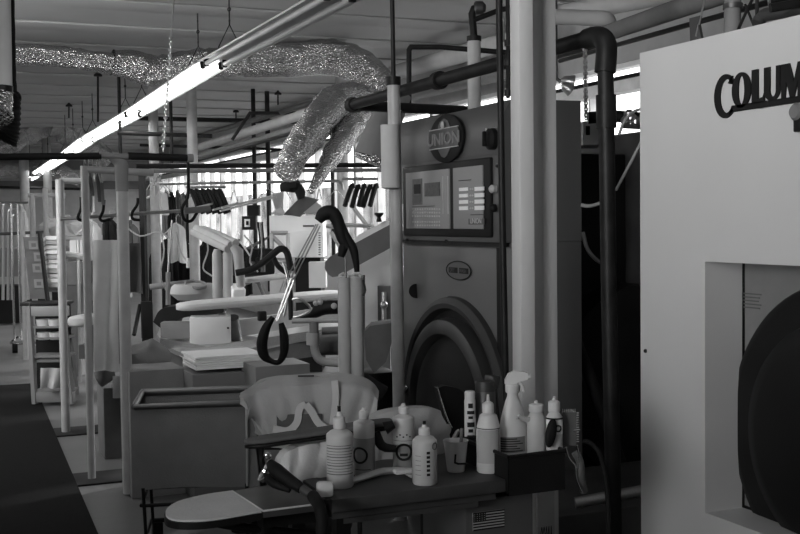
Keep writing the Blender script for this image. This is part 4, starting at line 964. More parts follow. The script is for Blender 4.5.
# things on and over its top
r = T('machine_stub_duct', 'short grey upright duct with a collar standing on the white machine', 'duct', PX(733, 32, 2.7))
a = D(732, 36, 3.75); c = D(733, -12, 3.75); a.z = ZT+.0
B().cyl(V(a.x, a.y, ZT), c, .028).out('duct_body', 'dwrap', r); B().cyl(D(733, 4, 3.75), D(733, 9, 3.75), .033).out('collar', 'dsteel', r)
r = T('top_pipework', 'grey curved pipe with hand wheel over the top right corner of the white machine', 'pipe', D(780, 12, 3.4))
B().tube([D(757, 24, 3.5), D(763, 16, 3.5), D(775, 13, 3.45), D(820, 6, 3.3)], .021, 14, 4).out('curved_pipe', 'dsteel', r)
B().ring(D(769, 1, 3.45), (1, -1, .2), .027, .004, 28, 8).out('hand_wheel', 'steel', r)
B().tube([D(738, 30, 3.6), D(748, 8, 3.6), D(756, -8, 3.6)], .005, 8).out('strut', 'pipe', r); B().tube([D(754, 26, 3.6), D(745, 4, 3.6)], .004, 8).out('strut', 'pipe', r)
B().tube([D(757, 20, 3.5), D(757, -6, 3.5)], .006, 8).out('strut', 'pipe', r)
B().tube([D(770, 8, 3.3), D(815, 0, 3.3)], .014, 8).out('black_line', 'pipe', r)
r = T('top_bracket', 'small metal bracket with thin tie rod on the white machine top edge', 'bracket', PX(696, 40, 2.36))
b0 = PX(696, 39, 2.34); b0.z = ZT
B().prism([(-.03, 0), (.03, 0), (.012, .06), (.02, .085), (-.035, .085)], b0, (0, -1, 0), (0, 0, 1), (.01, 0, 0)).out('bracket_plate', 'dsteel', r)
B().tube([b0+V(0, 0, .02), D(706, -6, 3.6)], .0035, 6).out('tie_rod', 'steel', r)

# ------------------------------------------------------------------ spotting table in the foreground
TZ = .87
r = T('spotting_table', 'dark topped work table holding the bottles', 'table', (1.27, 2.93, 0))
TR = PY(506, 480, 2.715).x
B().bx((.96, 2.715, TZ-.036), (TR, 3.20, TZ), .004).out('table_top', 'table', r)
B().bx((.97, 2.74, TZ-.06), (TR-.02, 3.18, TZ-.037)).out('apron', 'table', r)
for x, y in ((1.0, 2.76), (1.0, 3.15), (TR-.04, 3.15)): B().bx((x-.02, y-.02, 0), (x+.02, y+.02, TZ-.06)).out('leg', 'black', r)
B().bx((1.0, 2.738, TZ-.075), (1.4, 2.75, TZ-.061)).out('drawer_edge', 'table', r)
# steel spotting plate + oval nose
r = T('spotting_board', 'flat spotting board with dark steel plate and pale rounded nose jutting out left', 'ironing board', (.75, 2.8, 0))
q = [G(232, 491, TZ), G(263, 511, TZ), G(318, 504, TZ), G(300, 480, TZ)]
B().prism([(p.x, p.y) for p in q], (0, 0, TZ-.018), (1, 0, 0), (0, 1, 0), (0, 0, .018)).out('steel_plate', 'dsteel', r)
b = B()
for s0, s1 in ((0, 1), (1, 2)): b.tube([q[s0], q[s1]], .0028, 6)
b.out('plate_rim', 'white', r)
tip = G(163, 513, TZ); A_ = q[0]+V(-.004, -.0, 0); C_ = q[1]+V(-.004, 0, 0)
ns = spline([A_, G(205, 495, TZ), G(178, 502, TZ), G(166, 511, TZ), G(172, 519, TZ), G(205, 520, TZ), C_], 5)
B().prism([(p.x, p.y) for p in ns], (0, 0, TZ-.004), (1, 0, 0), (0, 1, 0), (0, 0, .006)).out('nose_pad', 'wcloth', r)
B().prism([(lerp(p.x, .72, -.02), lerp(p.y, 2.8, -.02)) for p in ns], (0, 0, TZ-.022), (1, 0, 0), (0, 1, 0), (0, 0, .017)).out('nose_board', 'black', r)
B().tube([V(.62, 2.79, TZ-.03), V(.75, 2.80, TZ-.07), V(.95, 2.82, TZ-.12)], .012, 10, 3).out('support_arm', 'black', r)
p = V(.80, 2.82, 0); B().cyl(p, p+V(0, 0, TZ-.03), .03).out('pedestal', 'black', r); B().lathe([(.2, 0), (.2, .02), (.03, .07)], p, 20).out('foot', 'black', r)
B().bx((.78, 2.74, TZ-.06), (.955, 2.90, TZ-.019)).out('plate_tray', 'black', r)
# spray gun with hose
r = T('steam_gun', 'black steam spotting gun with chrome fittings lying on the steel plate', 'steam gun', G(290, 495, TZ))
d = 2.93
B().tube([D(270, 463, d+.05), D(276, 470, d+.03), D(289, 480, d), D(302, 489, d-.03)], [.012, .019, .017, .014], 14, 4).out('barrel', 'black', r)
B().tube([D(268, 478, d+.05), D(275, 484, d+.02), D(290, 490, d)], [.014, .012, .008], 12, 3).out('trigger_handle', 'rubber', r)
B().lathe([(.005, 0), (.010, .005), (.010, .012), (.006, .018)], D(270, 458, d+.05), 12, (-.6, 0, .6)).out('chrome_nut', 'chrome', r)
B().lathe([(.007, 0), (.012, .006), (.012, .016), (.006, .024)], D(262, 482, d+.05), 12, (.2, 0, 1)).out('chrome_nut', 'chrome', r)
B().tube([D(260, 480, d+.05), D(264, 472, d+.04), D(270, 462, d+.05)], .007, 8, 3).out('chrome_link', 'chrome', r)
B().tube([D(301, 493, d-.02), D(302, 486, d-.02)], .012, 12).out('chrome_nut', 'chrome', r)
B().tube([D(303, 489, d-.03), D(310, 494, d-.05), D(316, 499, d-.07)], [.013, .012, .011], 12, 3).out('connector', 'dsteel', r)
tag(B().tube([D(313, 496, 2.86), D(319, 506, 2.80), D(322, 520, 2.78), D(321, 545, 2.78), D(322, 600, 2.8)], .016, 12, 4).out('gun_hose', 'rubber'), 'black hose running from the steam gun down over the table edge', 'hose')

# bottles
def bottle(x, Y, ytop, w, label, mt='plastic', base_z=TZ, sy=1., cap=None, capmat='white', liquid=None, sho=.12, ncap=.2, tip=None, cat='bottle', name='squeeze_bottle', group=None, lab=None, neck=.32, cone=False):
    p = PY(x, ytop+60, Y); base = V(p.x, Y, base_z); d = (base-EYE).dot(fw); s = d/1111.
    Ht = PY(x, ytop, Y).z-base_z; R = w*s/2; hc = Ht*ncap; hb = Ht-hc
    r = T(name, label, cat, base, group)
    z_sh = hb*(1-sho)
    B().lathe([(R*.9, 0), (R, R*.12), (R, z_sh*.96), (R*.97, z_sh), (R*.72, hb*.95), (R*neck*1.15, hb*.985), (R*neck, hb)], base, 28, sx=1, sy=sy).out('body', mt, r)
    if liquid: B().lathe([(R*.915, .001), (R*1.012, R*.12), (R*1.012, z_sh*liquid)], base, 28, sy=sy).out('liquid_level', 'liquid', r)
    cpf = [(R*neck*1.35, 0), (R*neck*1.35, hc*.45), (R*neck*1.0, hc*.55), (R*.16, hc*.62), (R*.10, hc), (0, hc)] if cone else [(R*neck*1.4, 0), (R*neck*1.45, hc*.1), (R*neck*1.4, hc*.62), (R*neck*1.1, hc*.70), (R*.22, hc*.75), (R*.16, hc), (0, hc)]
    cp = B().lathe(cpf, base+V(0, 0, hb-.001), 20).out('cap', capmat, r)
    if tip: B().cyl(base+V(0, 0, hb+hc*.95), base+V(0, 0, hb+hc*1.3), R*.13, n=10).out('nozzle_tip', tip, cp)
    return r, base, R, Ht, s
def wrapt(body, base, R, zc, size, mt, par, name='label_print', ang0=None, sy=1., spin=0., ext=.0006):
    """text wrapped on a bottle, facing the camera"""
    b = B().text(body, (0, 0, 0), (1, 0, 0), (0, 1, 0), size, .0004, 'CENTER')
    cang = math.atan2(-base.y, -base.x) if ang0 is None else ang0
    for v in b.bm.verts:
        x, y, z = v.co
        if spin: x, y = x*math.cos(spin)-y*math.sin(spin), x*math.sin(spin)+y*math.cos(spin)
        a = cang+x/R; v.co = Vector((base.x+(R+.0012+z)*math.cos(a), base.y+(R+.0012+z)*math.sin(a)*sy, zc+y))
    return b.out(name, mt, par)
def wpatch(base, R, z0, z1, a0, a1, mt, par, name='label', off=.001, sy=1., n=14):
    cang = math.atan2(-base.y, -base.x); b = B()
    b.grid(lambda u, v: Vector((base.x+(R+off)*math.cos(cang+lerp(a0, a1, u)), base.y+(R+off)*math.sin(cang+lerp(a0, a1, u))*sy, lerp(z0, z1, v))), n, 1, .0004)
    return b.out(name, mt, par, base=None)
def wring(base, R, zc, rr, t, mt, par, da=0., off=.0012):
    cang = math.atan2(-base.y, -base.x)+da; b = B()
    b.tube([Vector((base.x+(R+off)*math.cos(cang+rr*math.cos(q*PI/16)/R), base.y+(R+off)*math.sin(cang+rr*math.cos(q*PI/16)/R), zc+rr*math.sin(q*PI/16))) for q in range(33)], t, 6)
    return b.out('logo_ring', mt, par)
# 1 printed bottle at left
r, bs, R, Ht, s = bottle(340, 2.84, 411, 27, 'milky squeeze bottle covered in printed text lines, leftmost of the row', tip='black', ncap=.22, sho=.1)
lb = wpatch(bs, R, bs.z+.035, bs.z+.125, -1.2, 1.2, 'plastic', r)
for i in range(11):
    z = bs.z+.04+i*.0078; wpatch(bs, R, z, z+.0018+(i % 3 == 0)*.001, -1.1, 1.1-.25*((i*7) % 4)/3, 'cardb', r, 'text_line', .0022)
# 2 tall half filled
r, bs, R, Ht, s = bottle(364.5, 2.94, 407, 21.5, 'taller milky bottle filled to two thirds, second in the row from the left', tip=None, liquid=.72, ncap=.16, sho=.07)
wring(bs, R, bs.z+.062, .021, .003, 'print', r, -.45)
wpatch(bs, R, bs.z+.02, bs.z+.022, -1, .6, 'print', r, 'label_line')
# 3 round logo
r, bs, R, Ht, s = bottle(404, 2.96, 403, 22, 'milky bottle with a round black logo, third in the row', ncap=.15, sho=.07, liquid=.5)
wring(bs, R, bs.z+.056, .022, .0036, 'print', r)
wpatch(bs, R, bs.z+.044, bs.z+.052, -.35, .35, 'print', r, 'logo_mark', .0015)
wpatch(bs, R, bs.z+.088, bs.z+.089, -1.1, 1.1, 'print', r, 'label_line')
for i in range(5): wpatch(bs, R, bs.z+.098+(i % 2)*.006, bs.z+.102+(i % 2)*.006, -.7+i*.3, -.55+i*.3, 'print', r, 'scale_mark', .0012)
# 4 small front one with black tip
r, bs, R, Ht, s = bottle(425, 2.77, 424, 25, 'short milky squeeze bottle with a tiny black tip and vertical print, fourth in the row', tip='black', ncap=.17, sho=.12)
for i in range(6): wpatch(bs, R, bs.z+.028+i*.012, bs.z+.035+i*.012, .15, .42, 'print', r, 'letter_mark', .0012)
wring(bs, R, bs.z+.108, .009, .0012, 'gprint', r, .9)
for i in range(5): wpatch(bs, R, bs.z+.03+i*.013, bs.z+.031+i*.013, -.8, -.3, 'gprint', r, 'scale_mark', .0012)
# measuring cup with brush
p = G(456, 471, TZ); s = 3.05/1111
r = T('measuring_cup', 'milky tapered plastic cup with a black L shaped mark', 'cup', p)
B().lathe([(.024, 0), (.026, .004), (.035, .086), (.037, .09), (.0345, .09), (.024, .006), (0, .006)], p, 32).out('cup_wall', 'plastic', r)
B().tube([p+V(-.016, -.031, .056), p+V(-.017, -.0285, .032), p+V(-.008, -.031, .028), p+V(.016, -.030, .026)], .003, 8).out('angle_mark', 'print', r)
tag(B().tube([p+V(.012, .01, .012), p+V(.022, .012, .07), p+V(.026, .012, .12)], .005, 8).out('stirring_stick', 'dwrap'), 'grey stick standing in the milky cup', 'stick')
# aerosol can
Yc = 3.0; p = PY(470.5, 460, Yc); p.z = TZ; top = PY(470.5, 391, Yc).z
r = T('aerosol_can', 'slim white aerosol can with black vertical lettering', 'can', p)
R = .0175; hh = top-TZ
B().lathe([(R*.95, 0), (R, .004), (R, hh-.03), (R*.9, hh-.022), (R*.93, hh-.02), (R*.93, hh-.004), (R*.8, hh), (0, hh)], p, 24).out('can_body', 'white', r)
cang = math.atan2(-p.y, -p.x)
for i, (z, h_) in enumerate(((.30, .06), (.40, .05), (.48, .07), (.6, .04), (.67, .05), (.76, .07))):
    wpatch(p, R, p.z+hh*z, p.z+hh*(z+h_), -.5+.2*(i % 2), .8-.3*(i % 2), 'print', r, 'letter_mark', .0008)
# dark jar
p = PY(486, 460, 3.02); p.z = TZ; hh = PY(486, 381, 3.02).z-TZ; R = .0305
r = T('dark_canister', 'plain dark grey canister with flat lid behind the cone tipped bottle', 'canister', p)
B().lathe([(R, 0), (R, hh-.03), (R*.97, hh-.03)], p, 28).out('can_body', 'dsteel', r)
B().lathe([(R*1.03, 0), (R*1.03, .026), (R*.98, .03), (0, .03)], p+V(0, 0, hh-.03), 28).out('lid', 'door', r)
# white bottle with dome shoulder
r, bs, R, Ht, s = bottle(488.5, 2.82, 394, 24, 'white bottle with domed shoulder and long cone tip beside the black tray', 'white', ncap=.23, sho=.24, neck=.36, cone=True)
wpatch(bs, R, bs.z+.03, bs.z+Ht*.56, -1.1, .9, 'cloth', r)
wpatch(bs, R, bs.z+Ht*.57, bs.z+Ht*.58, -1.4, 1.2, 'print', r, 'label_line', .0015); wpatch(bs, R, bs.z+.02, bs.z+Ht*.58, .95, 1.02, 'print', r, 'label_line', .0015)
# black curved iron handle left of the cans
r = T('black_scoop', 'glossy black curved scoop standing behind the cup', 'scoop', PY(450, 455, 3.1))
a = PY(440, 392, 3.1); q_ = [PY(x, y, 3.1) for x, y in ((438, 388), (447, 386), (463, 392), (467, 410), (466, 440), (455, 446), (447, 425))]
pp = spline(q_+[q_[0]], 4)[:-1]
B().prism([(v.x, v.z) for v in pp], (0, 3.1, 0), (1, 0, 0), (0, 0, 1), (0, .03, 0)).out('scoop_body', 'black', r)
B().tube([PY(437, 386, 3.09), PY(441, 400, 3.09), PY(447, 418, 3.09), PY(452, 428, 3.09)], .0022, 6, 4).out('bright_edge', 'chrome', r)

# black tray (bin)
bx0, bx1, by0, by1, bz0, bz1 = TR+.001, PY(565, 470, 2.70).x, 2.70, 2.98, TZ-.045, PY(520, 454, 2.72).z
r = T('black_tray', 'black open plastic tray at the right end of the table holding spray bottles', 'tray', ((bx0+bx1)/2, (by0+by1)/2, bz0))
b = B(); tk = .005
b.bx((bx0, by0, bz0), (bx1, by1, bz0+.006)); b.bx((bx0, by0, bz0), (bx1, by0+tk, bz1)); b.bx((bx0, by1-tk, bz0), (bx1, by1, bz1)); b.bx((bx0, by0, bz0), (bx0+tk, by1, bz1)); b.bx((bx1-tk, by0, bz0), (bx1, by1, bz1))
b.out('tray_wall', 'rubber', r, smooth=0)
b = B(); b.tube([V(bx0, by0, bz1), V(bx1, by0, bz1), V(bx1, by1, bz1), V(bx0, by1, bz1), V(bx0, by0, bz1)], .005, 8); b.out('tray_rim', 'black', r)
BZ = TZ
B().bx((bx0+.006, by0+.006, TZ-.012), (bx1-.006, by1-.006, TZ-.001)).out('tray_insert', 'black', r)
B().bx((bx1-.03, by1-.03, 0), (bx1, by1, bz0)).out('tray_leg', 'black', r)
# spray bottle
Ys = 2.84; p = PY(513, 440, Ys); p.z = BZ; top = PY(513, 368, Ys).z; d = (p-EYE).dot(fw); s = d/1111.
r = T('spray_bottle', 'tall white trigger spray bottle standing in the black tray', 'spray bottle', p)
R = .047; hb = PY(513, 392, Ys).z-BZ
B().lathe([(R*.9, 0), (R, .01), (R, hb*.42), (R*.95, hb*.50), (R*.72, hb*.72), (R*.5, hb*.88), (R*.36, hb*.95), (R*.36, hb)], p, 32, sy=.7).out('body', 'white', r)
hd = B().lathe([(R*.42, 0), (R*.45, .004), (R*.45, .022), (R*.36, .026)], p+V(0, 0, hb-.001), 24).out('collar', 'white', r)
cx = Vector((math.cos(YAW), -math.sin(YAW), 0)); h0 = p+V(0, 0, hb+.024)
b = B(); b.prism([(-.026, 0), (.006, 0), (.012, .006), (.040, .013), (.042, .030), (.030, .036), (0, .038), (-.016, .030), (-.026, .012)], h0-V(.0, .009, 0), cx, (0, 0, 1), V(math.sin(YAW), math.cos(YAW), 0)*.02); b.out('spray_head', 'white', r)
B().tube([h0+cx*.018+V(0, 0, .008), h0+cx*.028+V(0, 0, -.008), h0+cx*.034+V(0, 0, -.024)], [.006, .006, .004], 8, 3).out('trigger', 'white', r)
B().cyl(h0+cx*.038+V(0, 0, .022), h0+cx*.052+V(0, 0, .022), .008, n=12).out('nozzle', 'white', r)
wpatch(p, R, BZ+.05, BZ+.095, -1.0, 1.0, 'gcloth', r, sy=.7, off=.0015)
for i in range(6): wpatch(p, R, BZ+.053+i*.007, BZ+.056+i*.007, -.9, .8-.2*(i % 3), 'print', r, 'text_line', .0028, sy=.7)
r2 = B().cyl(p+V(-.003, -.024, hb*.66), p+V(.01, -.024, hb*.66), .002, n=6).out('small_print', 'gprint', r)
# translucent small bottle
r, bs, R, Ht, s = bottle(536.5, 2.80, 400, 19, 'milky bottle with a knobbly lid, right of the trigger spray bottle', base_z=BZ, ncap=.16, sho=.16, neck=.55)
B().tube([bs+V(-R*.6, 0, Ht*.72), bs+V(-R*1.5, 0, Ht*.74), bs+V(-R*2.1, 0, Ht*.80)], [.008, .007, .006], 10, 3).out('side_spout', 'plastic', r)
r, bs, R, Ht, s = bottle(554.5, 2.755, 396, 16.5, 'white bottle with big round black print, rightmost in the tray', 'white', base_z=BZ, ncap=.2, sho=.1, neck=.5)
wpatch(bs, R, bs.z+Ht*.50, bs.z+Ht*.69, -1.3, 1.3, 'paper', r); wring(bs, R, bs.z+Ht*.58, .0085, .0022, 'print', r, -.5, .002); wring(bs, R, bs.z+Ht*.58, .0085, .0022, 'print', r, .45, .002)
wpatch(bs, R, bs.z+Ht*.70, bs.z+Ht*.72, -1.3, 1.3, 'print', r, 'label_line', .002)
tag(B().sph(PY(551, 433, 2.725), (.017, .012, .042), 20, Matrix.Rotation(.2, 3, 'Y')).out('brush_head', 'rubber'), 'black oval brush head leaning in the tray before the rightmost bottle', 'brush')
# flat bristle brush
pc = PY(569, 428, 2.76); r = T('flat_brush', 'grey flat bristle brush with a bent wire handle at the tray end', 'brush', pc-V(0, 0, .07))
e = V(math.cos(YAW), -math.sin(YAW), 0)
ax_ = e; poly_ = [(-.022, -.05), (.02, -.052), (.024, .03), (.020, .047), (0, .053), (-.016, .048), (-.022, .035)]
B().prism(poly_, pc, ax_, V(0, 0, 1), V(math.sin(YAW), math.cos(YAW), 0)*.012).out('brush_back', 'gprint', r)
b = B()
for i in range(13):
    z = -.04+i*.007; b.cyl(pc+ax_*.022+V(0, 0, z), pc+ax_*.029+V(0, 0, z), .0012, n=5)
for i in range(7): b.cyl(pc+ax_*(-.018+i*.006)+V(0, 0, .046), pc+ax_*(-.018+i*.006)+V(0, 0, .056), .0012, n=5)
b.out('bristles', 'ltext', r)
B().tube([D(566, 447, 2.95), D(569, 458, 2.95), D(575, 466, 2.95), D(577, 480, 2.95), D(582, 492, 2.95)], .003, 8, 4).out('wire_handle', 'chrome', r)
B().tube([D(577, 445, 2.95), D(579, 455, 2.95), D(578, 468, 2.95)], .003, 8, 4).out('wire_handle', 'chrome', r)
B().tube([D(580, 430, 2.95), D(574, 431, 2.95)], .003, 8).out('clip', 'chrome', r)
tag(B().tube([D(575, 452, 2.96), D(580, 462, 2.96), D(581, 478, 2.96), D(584, 491, 2.98)], .011, 10, 4).out('clear_hose', 'lcd'), 'short translucent hose under the bristle brush', 'hose')
tag(B().tube([D(583, 441, 3.2), D(590, 443, 3.2), D(599, 453, 3.2), D(605, 475, 3.2), D(608, 505, 3.2), D(609, 560, 3.2)], .007, 10, 4).out('power_cord', 'rubber'), 'black cord arching from the brush down to the floor', 'cord')

# cabinet with flag under the table
r = T('under_table_box', 'grey box with a small flag sticker standing beneath the table', 'box', (1.45, 2.95, 0))
fx0 = PY(466, 520, 2.80).x; fx1 = PY(533, 520, 2.80).x
B().bx((fx0, 2.80, .35), (fx1, 3.1, .80), .003).out('casing', 'panel2', r)
B().bx((fx0+.01, 2.82, 0), (fx1-.01, 3.08, .35)).out('stand', 'dsteel', r)
fo = PY(473, 531, 2.798); fe = PY(504, 507, 2.798); W = fe.x-fo.x; Hf = .052
fl = B().bx((fo.x, 2.7965, fo.z), (fo.x+W, 2.80, fo.z+Hf)).out('flag_sticker', 'cloth', r)
b = B()
for i in range(7):
    z = fo.z+Hf*(2*i)/13.; x0 = fo.x if i < 4 else fo.x+W*.4
    b.bx((x0, 2.7955, z), (fo.x+W, 2.7967, z+Hf/13.))
b.out('flag_stripes', 'print', fl)
B().bx((fo.x, 2.7953, fo.z+Hf*.46), (fo.x+W*.4, 2.7967, fo.z+Hf)).out('flag_canton', 'print', fl)
b = B()
for i in range(5):
    for j in range(4): b.box((fo.x+W*.4*(i+.6)/5.2, 2.795, fo.z+Hf*(.5+.46*(j+.5)/4)), (.0018, .0006, .0018))
b.out('flag_stars', 'ltext', fl)
# paper sheets taped on the column below table level
rcol = [o_ for o_ in bpy.data.objects if o_.name == 'column'][0]
p = V(2.06, 3.488, .50); B().box(p, (.07, .002, .22)).out('taped_sheet', 'cloth', rcol)
b = B()
for i in range(5): b.tube([p+V(-.03+.012*i, -.002, -.09+.02*(i % 2)), p+V(-.02+.01*i, -.002, -.03), p+V(-.01+.008*i, -.002, -.09)], .0015, 5)
b.out('ink_drawing', 'print', rcol)

# sleeve board on the table
r = T('sleeve_board', 'dark padded sleeve board with long rounded nose over the steel plate', 'ironing board', G(300, 470, TZ))
pad(B(), D(244, 442, 3.15), D(392, 421, 3.25), .035, .010).out('padded_top', 'mcloth', r)
pad(B(), D(244.5, 446.5, 3.15), D(392, 426, 3.25), .036, .008).out('board_base', 'black', r)
B().tube([D(262, 448, 3.15), D(261, 462, 3.15), D(266, 480, 3.1)], [.008, .006, .006], 8, 3).out('leg', 'black', r)
B().tube([D(375, 432, 3.2), D(382, 446, 3.2), D(396, 449, 3.2)], [.014, .014, .01], 10, 3).out('clamp', 'black', r)
B().tube([D(385, 428, 3.2), D(394, 424, 3.2)], [.02, .012], 10).out('clamp', 'black', r)
# cloths on the table
def lump(cx, Y, w, h, dpt, mt, label, name='folded_cloth', wr=.006, pw=.7, skew=0.):
    p = PY(cx, 470, Y); base = V(p.x, Y, TZ)
    def f(u, v):
        x = (u-.5)*2; y = (v-.5)*2; k = max(0, 1-abs(x)**3.2)**pw*max(0, 1-abs(y)**3)**.6
        return base+V(x*w/2+skew*k, y*dpt/2, .002+h*k*(1+.10*math.sin(x*6+y*3)))
    b = B().grid(f, 30, 16); 
    return tag(b.out(name, mt, wr=wr), label, 'cloth')
def sheet(tp, bt, Y, mt, name, label, bul=.03, seed=0):
    tp = spline([V(x, y, 0) for x, y in tp], 6); bt = spline([V(x, y, 0) for x, y in bt], 6); n = 28; m_ = 16
    def f(u, v):
        a = tp[int(round(u*(len(tp)-1)))]; c = bt[int(round(u*(len(bt)-1)))]; x = lerp(a.x, c.x, v); y = lerp(a.y, c.y, v)
        yy = Y-bul*math.sin(min(1, v*1.4)*PI/2)+.012*noise.noise(Vector((u*4+seed, v*3, 0)))+.004*math.sin(u*22+v*6+seed)
        return PY(x, y, yy)
    def g(u, v): q = f(u, v); return q+V(.0, .05+.02*v, -.0)
    b = B(); b.grid(f, n, m_, .003); b.grid(g, n, m_, .003); b.grid(lambda u, v: lerp(f(u, 0), g(u, 0), v), n, 3, .003)
    return tag(b.out(name, mt, smooth=60), label, 'cloth')
sheet([(280, 474), (282, 460), (291, 450), (308, 445), (330, 442)], [(280, 493), (290, 496), (308, 497), (330, 497)], 3.0, 'wcloth', 'white_press_cloth', 'white cloth with rounded corner hung over the board behind the leftmost bottle')
sheet([(368, 421), (384, 413), (406, 409), (430, 408), (444, 413), (459, 428)], [(368, 462), (390, 462), (415, 460), (445, 452), (459, 431)], 3.12, 'cloth', 'grey_press_cloth', 'grey cloth sheet spread behind the bottle with the round logo', .02, 4)
b = B(); pts = [G(330, 487, TZ+.006), G(352, 481, TZ+.012), G(378, 472, TZ+.014), G(402, 470, TZ+.012), G(412, 476, TZ+.01)]
b.tube(pts, [.004, .014, .016, .016, .008], 10, 4, True, .6); tag(b.out('rolled_cloth', 'cloth', wr=.004), 'narrow rolled pale cloth lying in front of the bottles', 'cloth')
tag(B().box(G(325, 489, TZ+.022), (.045, .03, .04), Matrix.Rotation(-.3, 3, 'Z'), .008).out('small_pad', 'wcloth'), 'small white pad under the leftmost bottle, next to the gun', 'pad')
tag(B().box(D(404, 471, 3.12), (.06, .03, .012), None, .004).out('soap_bar', 'wcloth'), 'small pale bar at the foot of the round logo bottle', 'soap')

# ------------------------------------------------------------------ chair with draped shirt
cd = 4.15
c = D(312, 420, cd); e = V(math.cos(YAW), -math.sin(YAW), 0); n_ = V(-math.sin(YAW), -math.cos(YAW), 0)
r = T('office_chair', 'dark chair mostly hidden under the draped grey shirt', 'chair', V(c.x, c.y, 0))
sc = cd/1111.
def CH(x, y, off=0.): return D(x, y, cd)-n_*off
B().tube([CH(262, 440), CH(260, 402), CH(274, 391), CH(312, 387), CH(348, 388), CH(361, 402), CH(360, 440)], .018, 10, 4).out('backrest_frame', 'black', r)
fbox(264, 392, 360, 450, cd+.03, .03, '', '').out('backrest', 'rubber', r)
B().box(V(c.x, c.y+.22, .46), (.46, .44, .07), Matrix.Rotation(-YAW, 3, 'Z'), .025).out('seat', 'rubber', r)
B().cyl(V(c.x, c.y+.2, .1), V(c.x, c.y+.2, .43), .03).out('post', 'black', r)
for k in range(5):
    a = k*2*PI/5+.3; B().tube([V(c.x, c.y+.2, .13), V(c.x+.26*math.cos(a), c.y+.2+.26*math.sin(a), .07)], [.025, .018], 8).out('foot', 'black', r)
    B().sph(V(c.x+.26*math.cos(a), c.y+.2+.26*math.sin(a), .03), .03, 10).out('castor', 'black', r)
for s_x in (258, 362): B().tube([CH(s_x, 440), CH(s_x, 470, .1), V(CH(s_x, 470, .2).x, CH(s_x, 470, .2).y, .46)], .014, 8, 3).out('back_strut', 'black', r)
top = spline([V(241, 394, 0), V(252, 387, 0), V(263, 380, 0), V(285, 376, 0), V(310, 374.5, 0), V(340, 374, 0), V(360, 377, 0), V(372, 384, 0), V(378, 392, 0)], 6)
r = T('draped_shirt', 'light grey shirt spread over the chair back with a fabric loop in front', 'shirt', CH(312, 445, -.06))
N_ = len(top)-1
def shf(u, v):
    t = top[int(round(u*N_))]; yb = 449-8*abs(u-.5)*2; 
    if u < .12: yb = 398+ (u/.12)*52
    x = lerp(t.x, lerp(253, 376, u), min(1, v*1.1)); y = lerp(t.y, yb, v)
    f_ = .007*math.sin(u*46+3*noise.noise(Vector((u*3, v*2, 1))))*min(1, v*3+.2)+.03*noise.noise(Vector((u*8, v*2.5, 0)))+.01*math.sin(u*19+v*2)
    return CH(x, y, -.045-.03*math.sin(v*PI)-f_*.8+(1-min(1, v*8))*.05)
B().grid(shf, N_, 24, .005).out('shirt_front', 'cloth', r)
def shb(u, v):
    t = top[int(round(u*N_))]; return CH(lerp(t.x, lerp(256, 372, u), v), lerp(t.y, 440, v), .005+.07*v+.01*math.sin(u*20))
B().grid(shb, N_, 10, .004).out('shirt_back', 'cloth', r)
def strap(p, w=.02):
    P = spline([CH(x, y, -.09) for x, y in p], 5); b = B()
    vs = []
    for i, q in enumerate(P):
        t = (P[min(i+1, len(P)-1)]-P[max(i-1, 0)]).normalized(); s_ = t.cross(n_).normalized(); vs.append((b.bm.verts.new(q+s_*w), b.bm.verts.new(q-s_*w)))
    fs = [b.bm.faces.new((a[0], a[1], c_[1], c_[0])) for a, c_ in zip(vs, vs[1:])]
    b.bm.normal_update(); bmesh.ops.solidify(b.bm, geom=fs, thickness=.006); return b
strap([(276, 424), (290, 426), (299, 418), (302, 404), (308, 400)], .013).out('fabric_loop', 'wcloth', r)
strap([(308, 400), (314, 408), (320, 418), (328, 424)], .013).out('fabric_loop', 'wcloth', r)
fbox(277, 414, 322, 436, cd-.085, .01, '', '').out('dark_pocket', 'mcloth', r)
strap([(336, 377), (337, 395), (334, 420)], .012).out('fabric_seam', 'wcloth', r)
fbox(298, 375.5, 314, 376.8, cd-.05, .01, '', '').out('collar_print', 'print', r)

# ------------------------------------------------------------------ canvas laundry cart
cz = .78; A0 = G(134, 407, cz); wx, wy = .98, .42; ca = math.radians(15)
A0 = V(A0.x, A0.y, 0)
r = T('laundry_cart', 'grey canvas laundry cart on a thin black wire frame with castors', 'cart', A0+V(wx/2, .05, 0))
def CR(u, v, z): return A0+V(math.cos(ca)*u*wx+math.sin(ca)*v*wy, -math.sin(ca)*u*wx+math.cos(ca)*v*wy, z)
b = B()
rim = [CR(0, 0, cz), CR(1, 0, cz), CR(1, 1, cz), CR(0, 1, cz)]
b.tube(rim+[rim[0]], .013, 10); b.out('rim_tube', 'dsteel', r)
zb_ = .40; sg_ = B()
def canv(u, v):
    # u runs around, v down
    per = [(0, 0), (1, 0), (1, 1), (0, 1), (0, 0)]; t = u*4; i = min(int(t), 3); f = t-i
    x = lerp(per[i][0], per[i+1][0], f); y = lerp(per[i][1], per[i+1][1], f)
    k = 1-.08*v**1.5; x = .5+(x-.5)*(k+.03); y = .5+(y-.5)*(k-.02)
    bul = .010*math.sin(v*PI)*math.sin(f*PI*2)**2
    return CR(x, y, lerp(cz-.005, zb_, v))+V(0, -bul if i == 0 else bul, .006*math.sin(f*9))
sg_.grid(canv, 64, 14)
bot = [CR(.5+(x-.5)*.93, .5+(y-.5)*.88, zb_) for x, y in ((0, 0), (1, 0), (1, 1), (0, 1))]
sg_.bm.faces.new([sg_.bm.verts.new(p) for p in bot])
sg_.out('canvas_bag', 'gcloth', r)
B().tube([CR(.5, 0, cz)+V(0, -.012, 0), CR(.5, .01, (cz+zb_)/2)+V(0, -.018, 0), CR(.5, .055, zb_)+V(0, -.006, 0)], .006, 6, 3).out('canvas_seam', 'cloth', r)
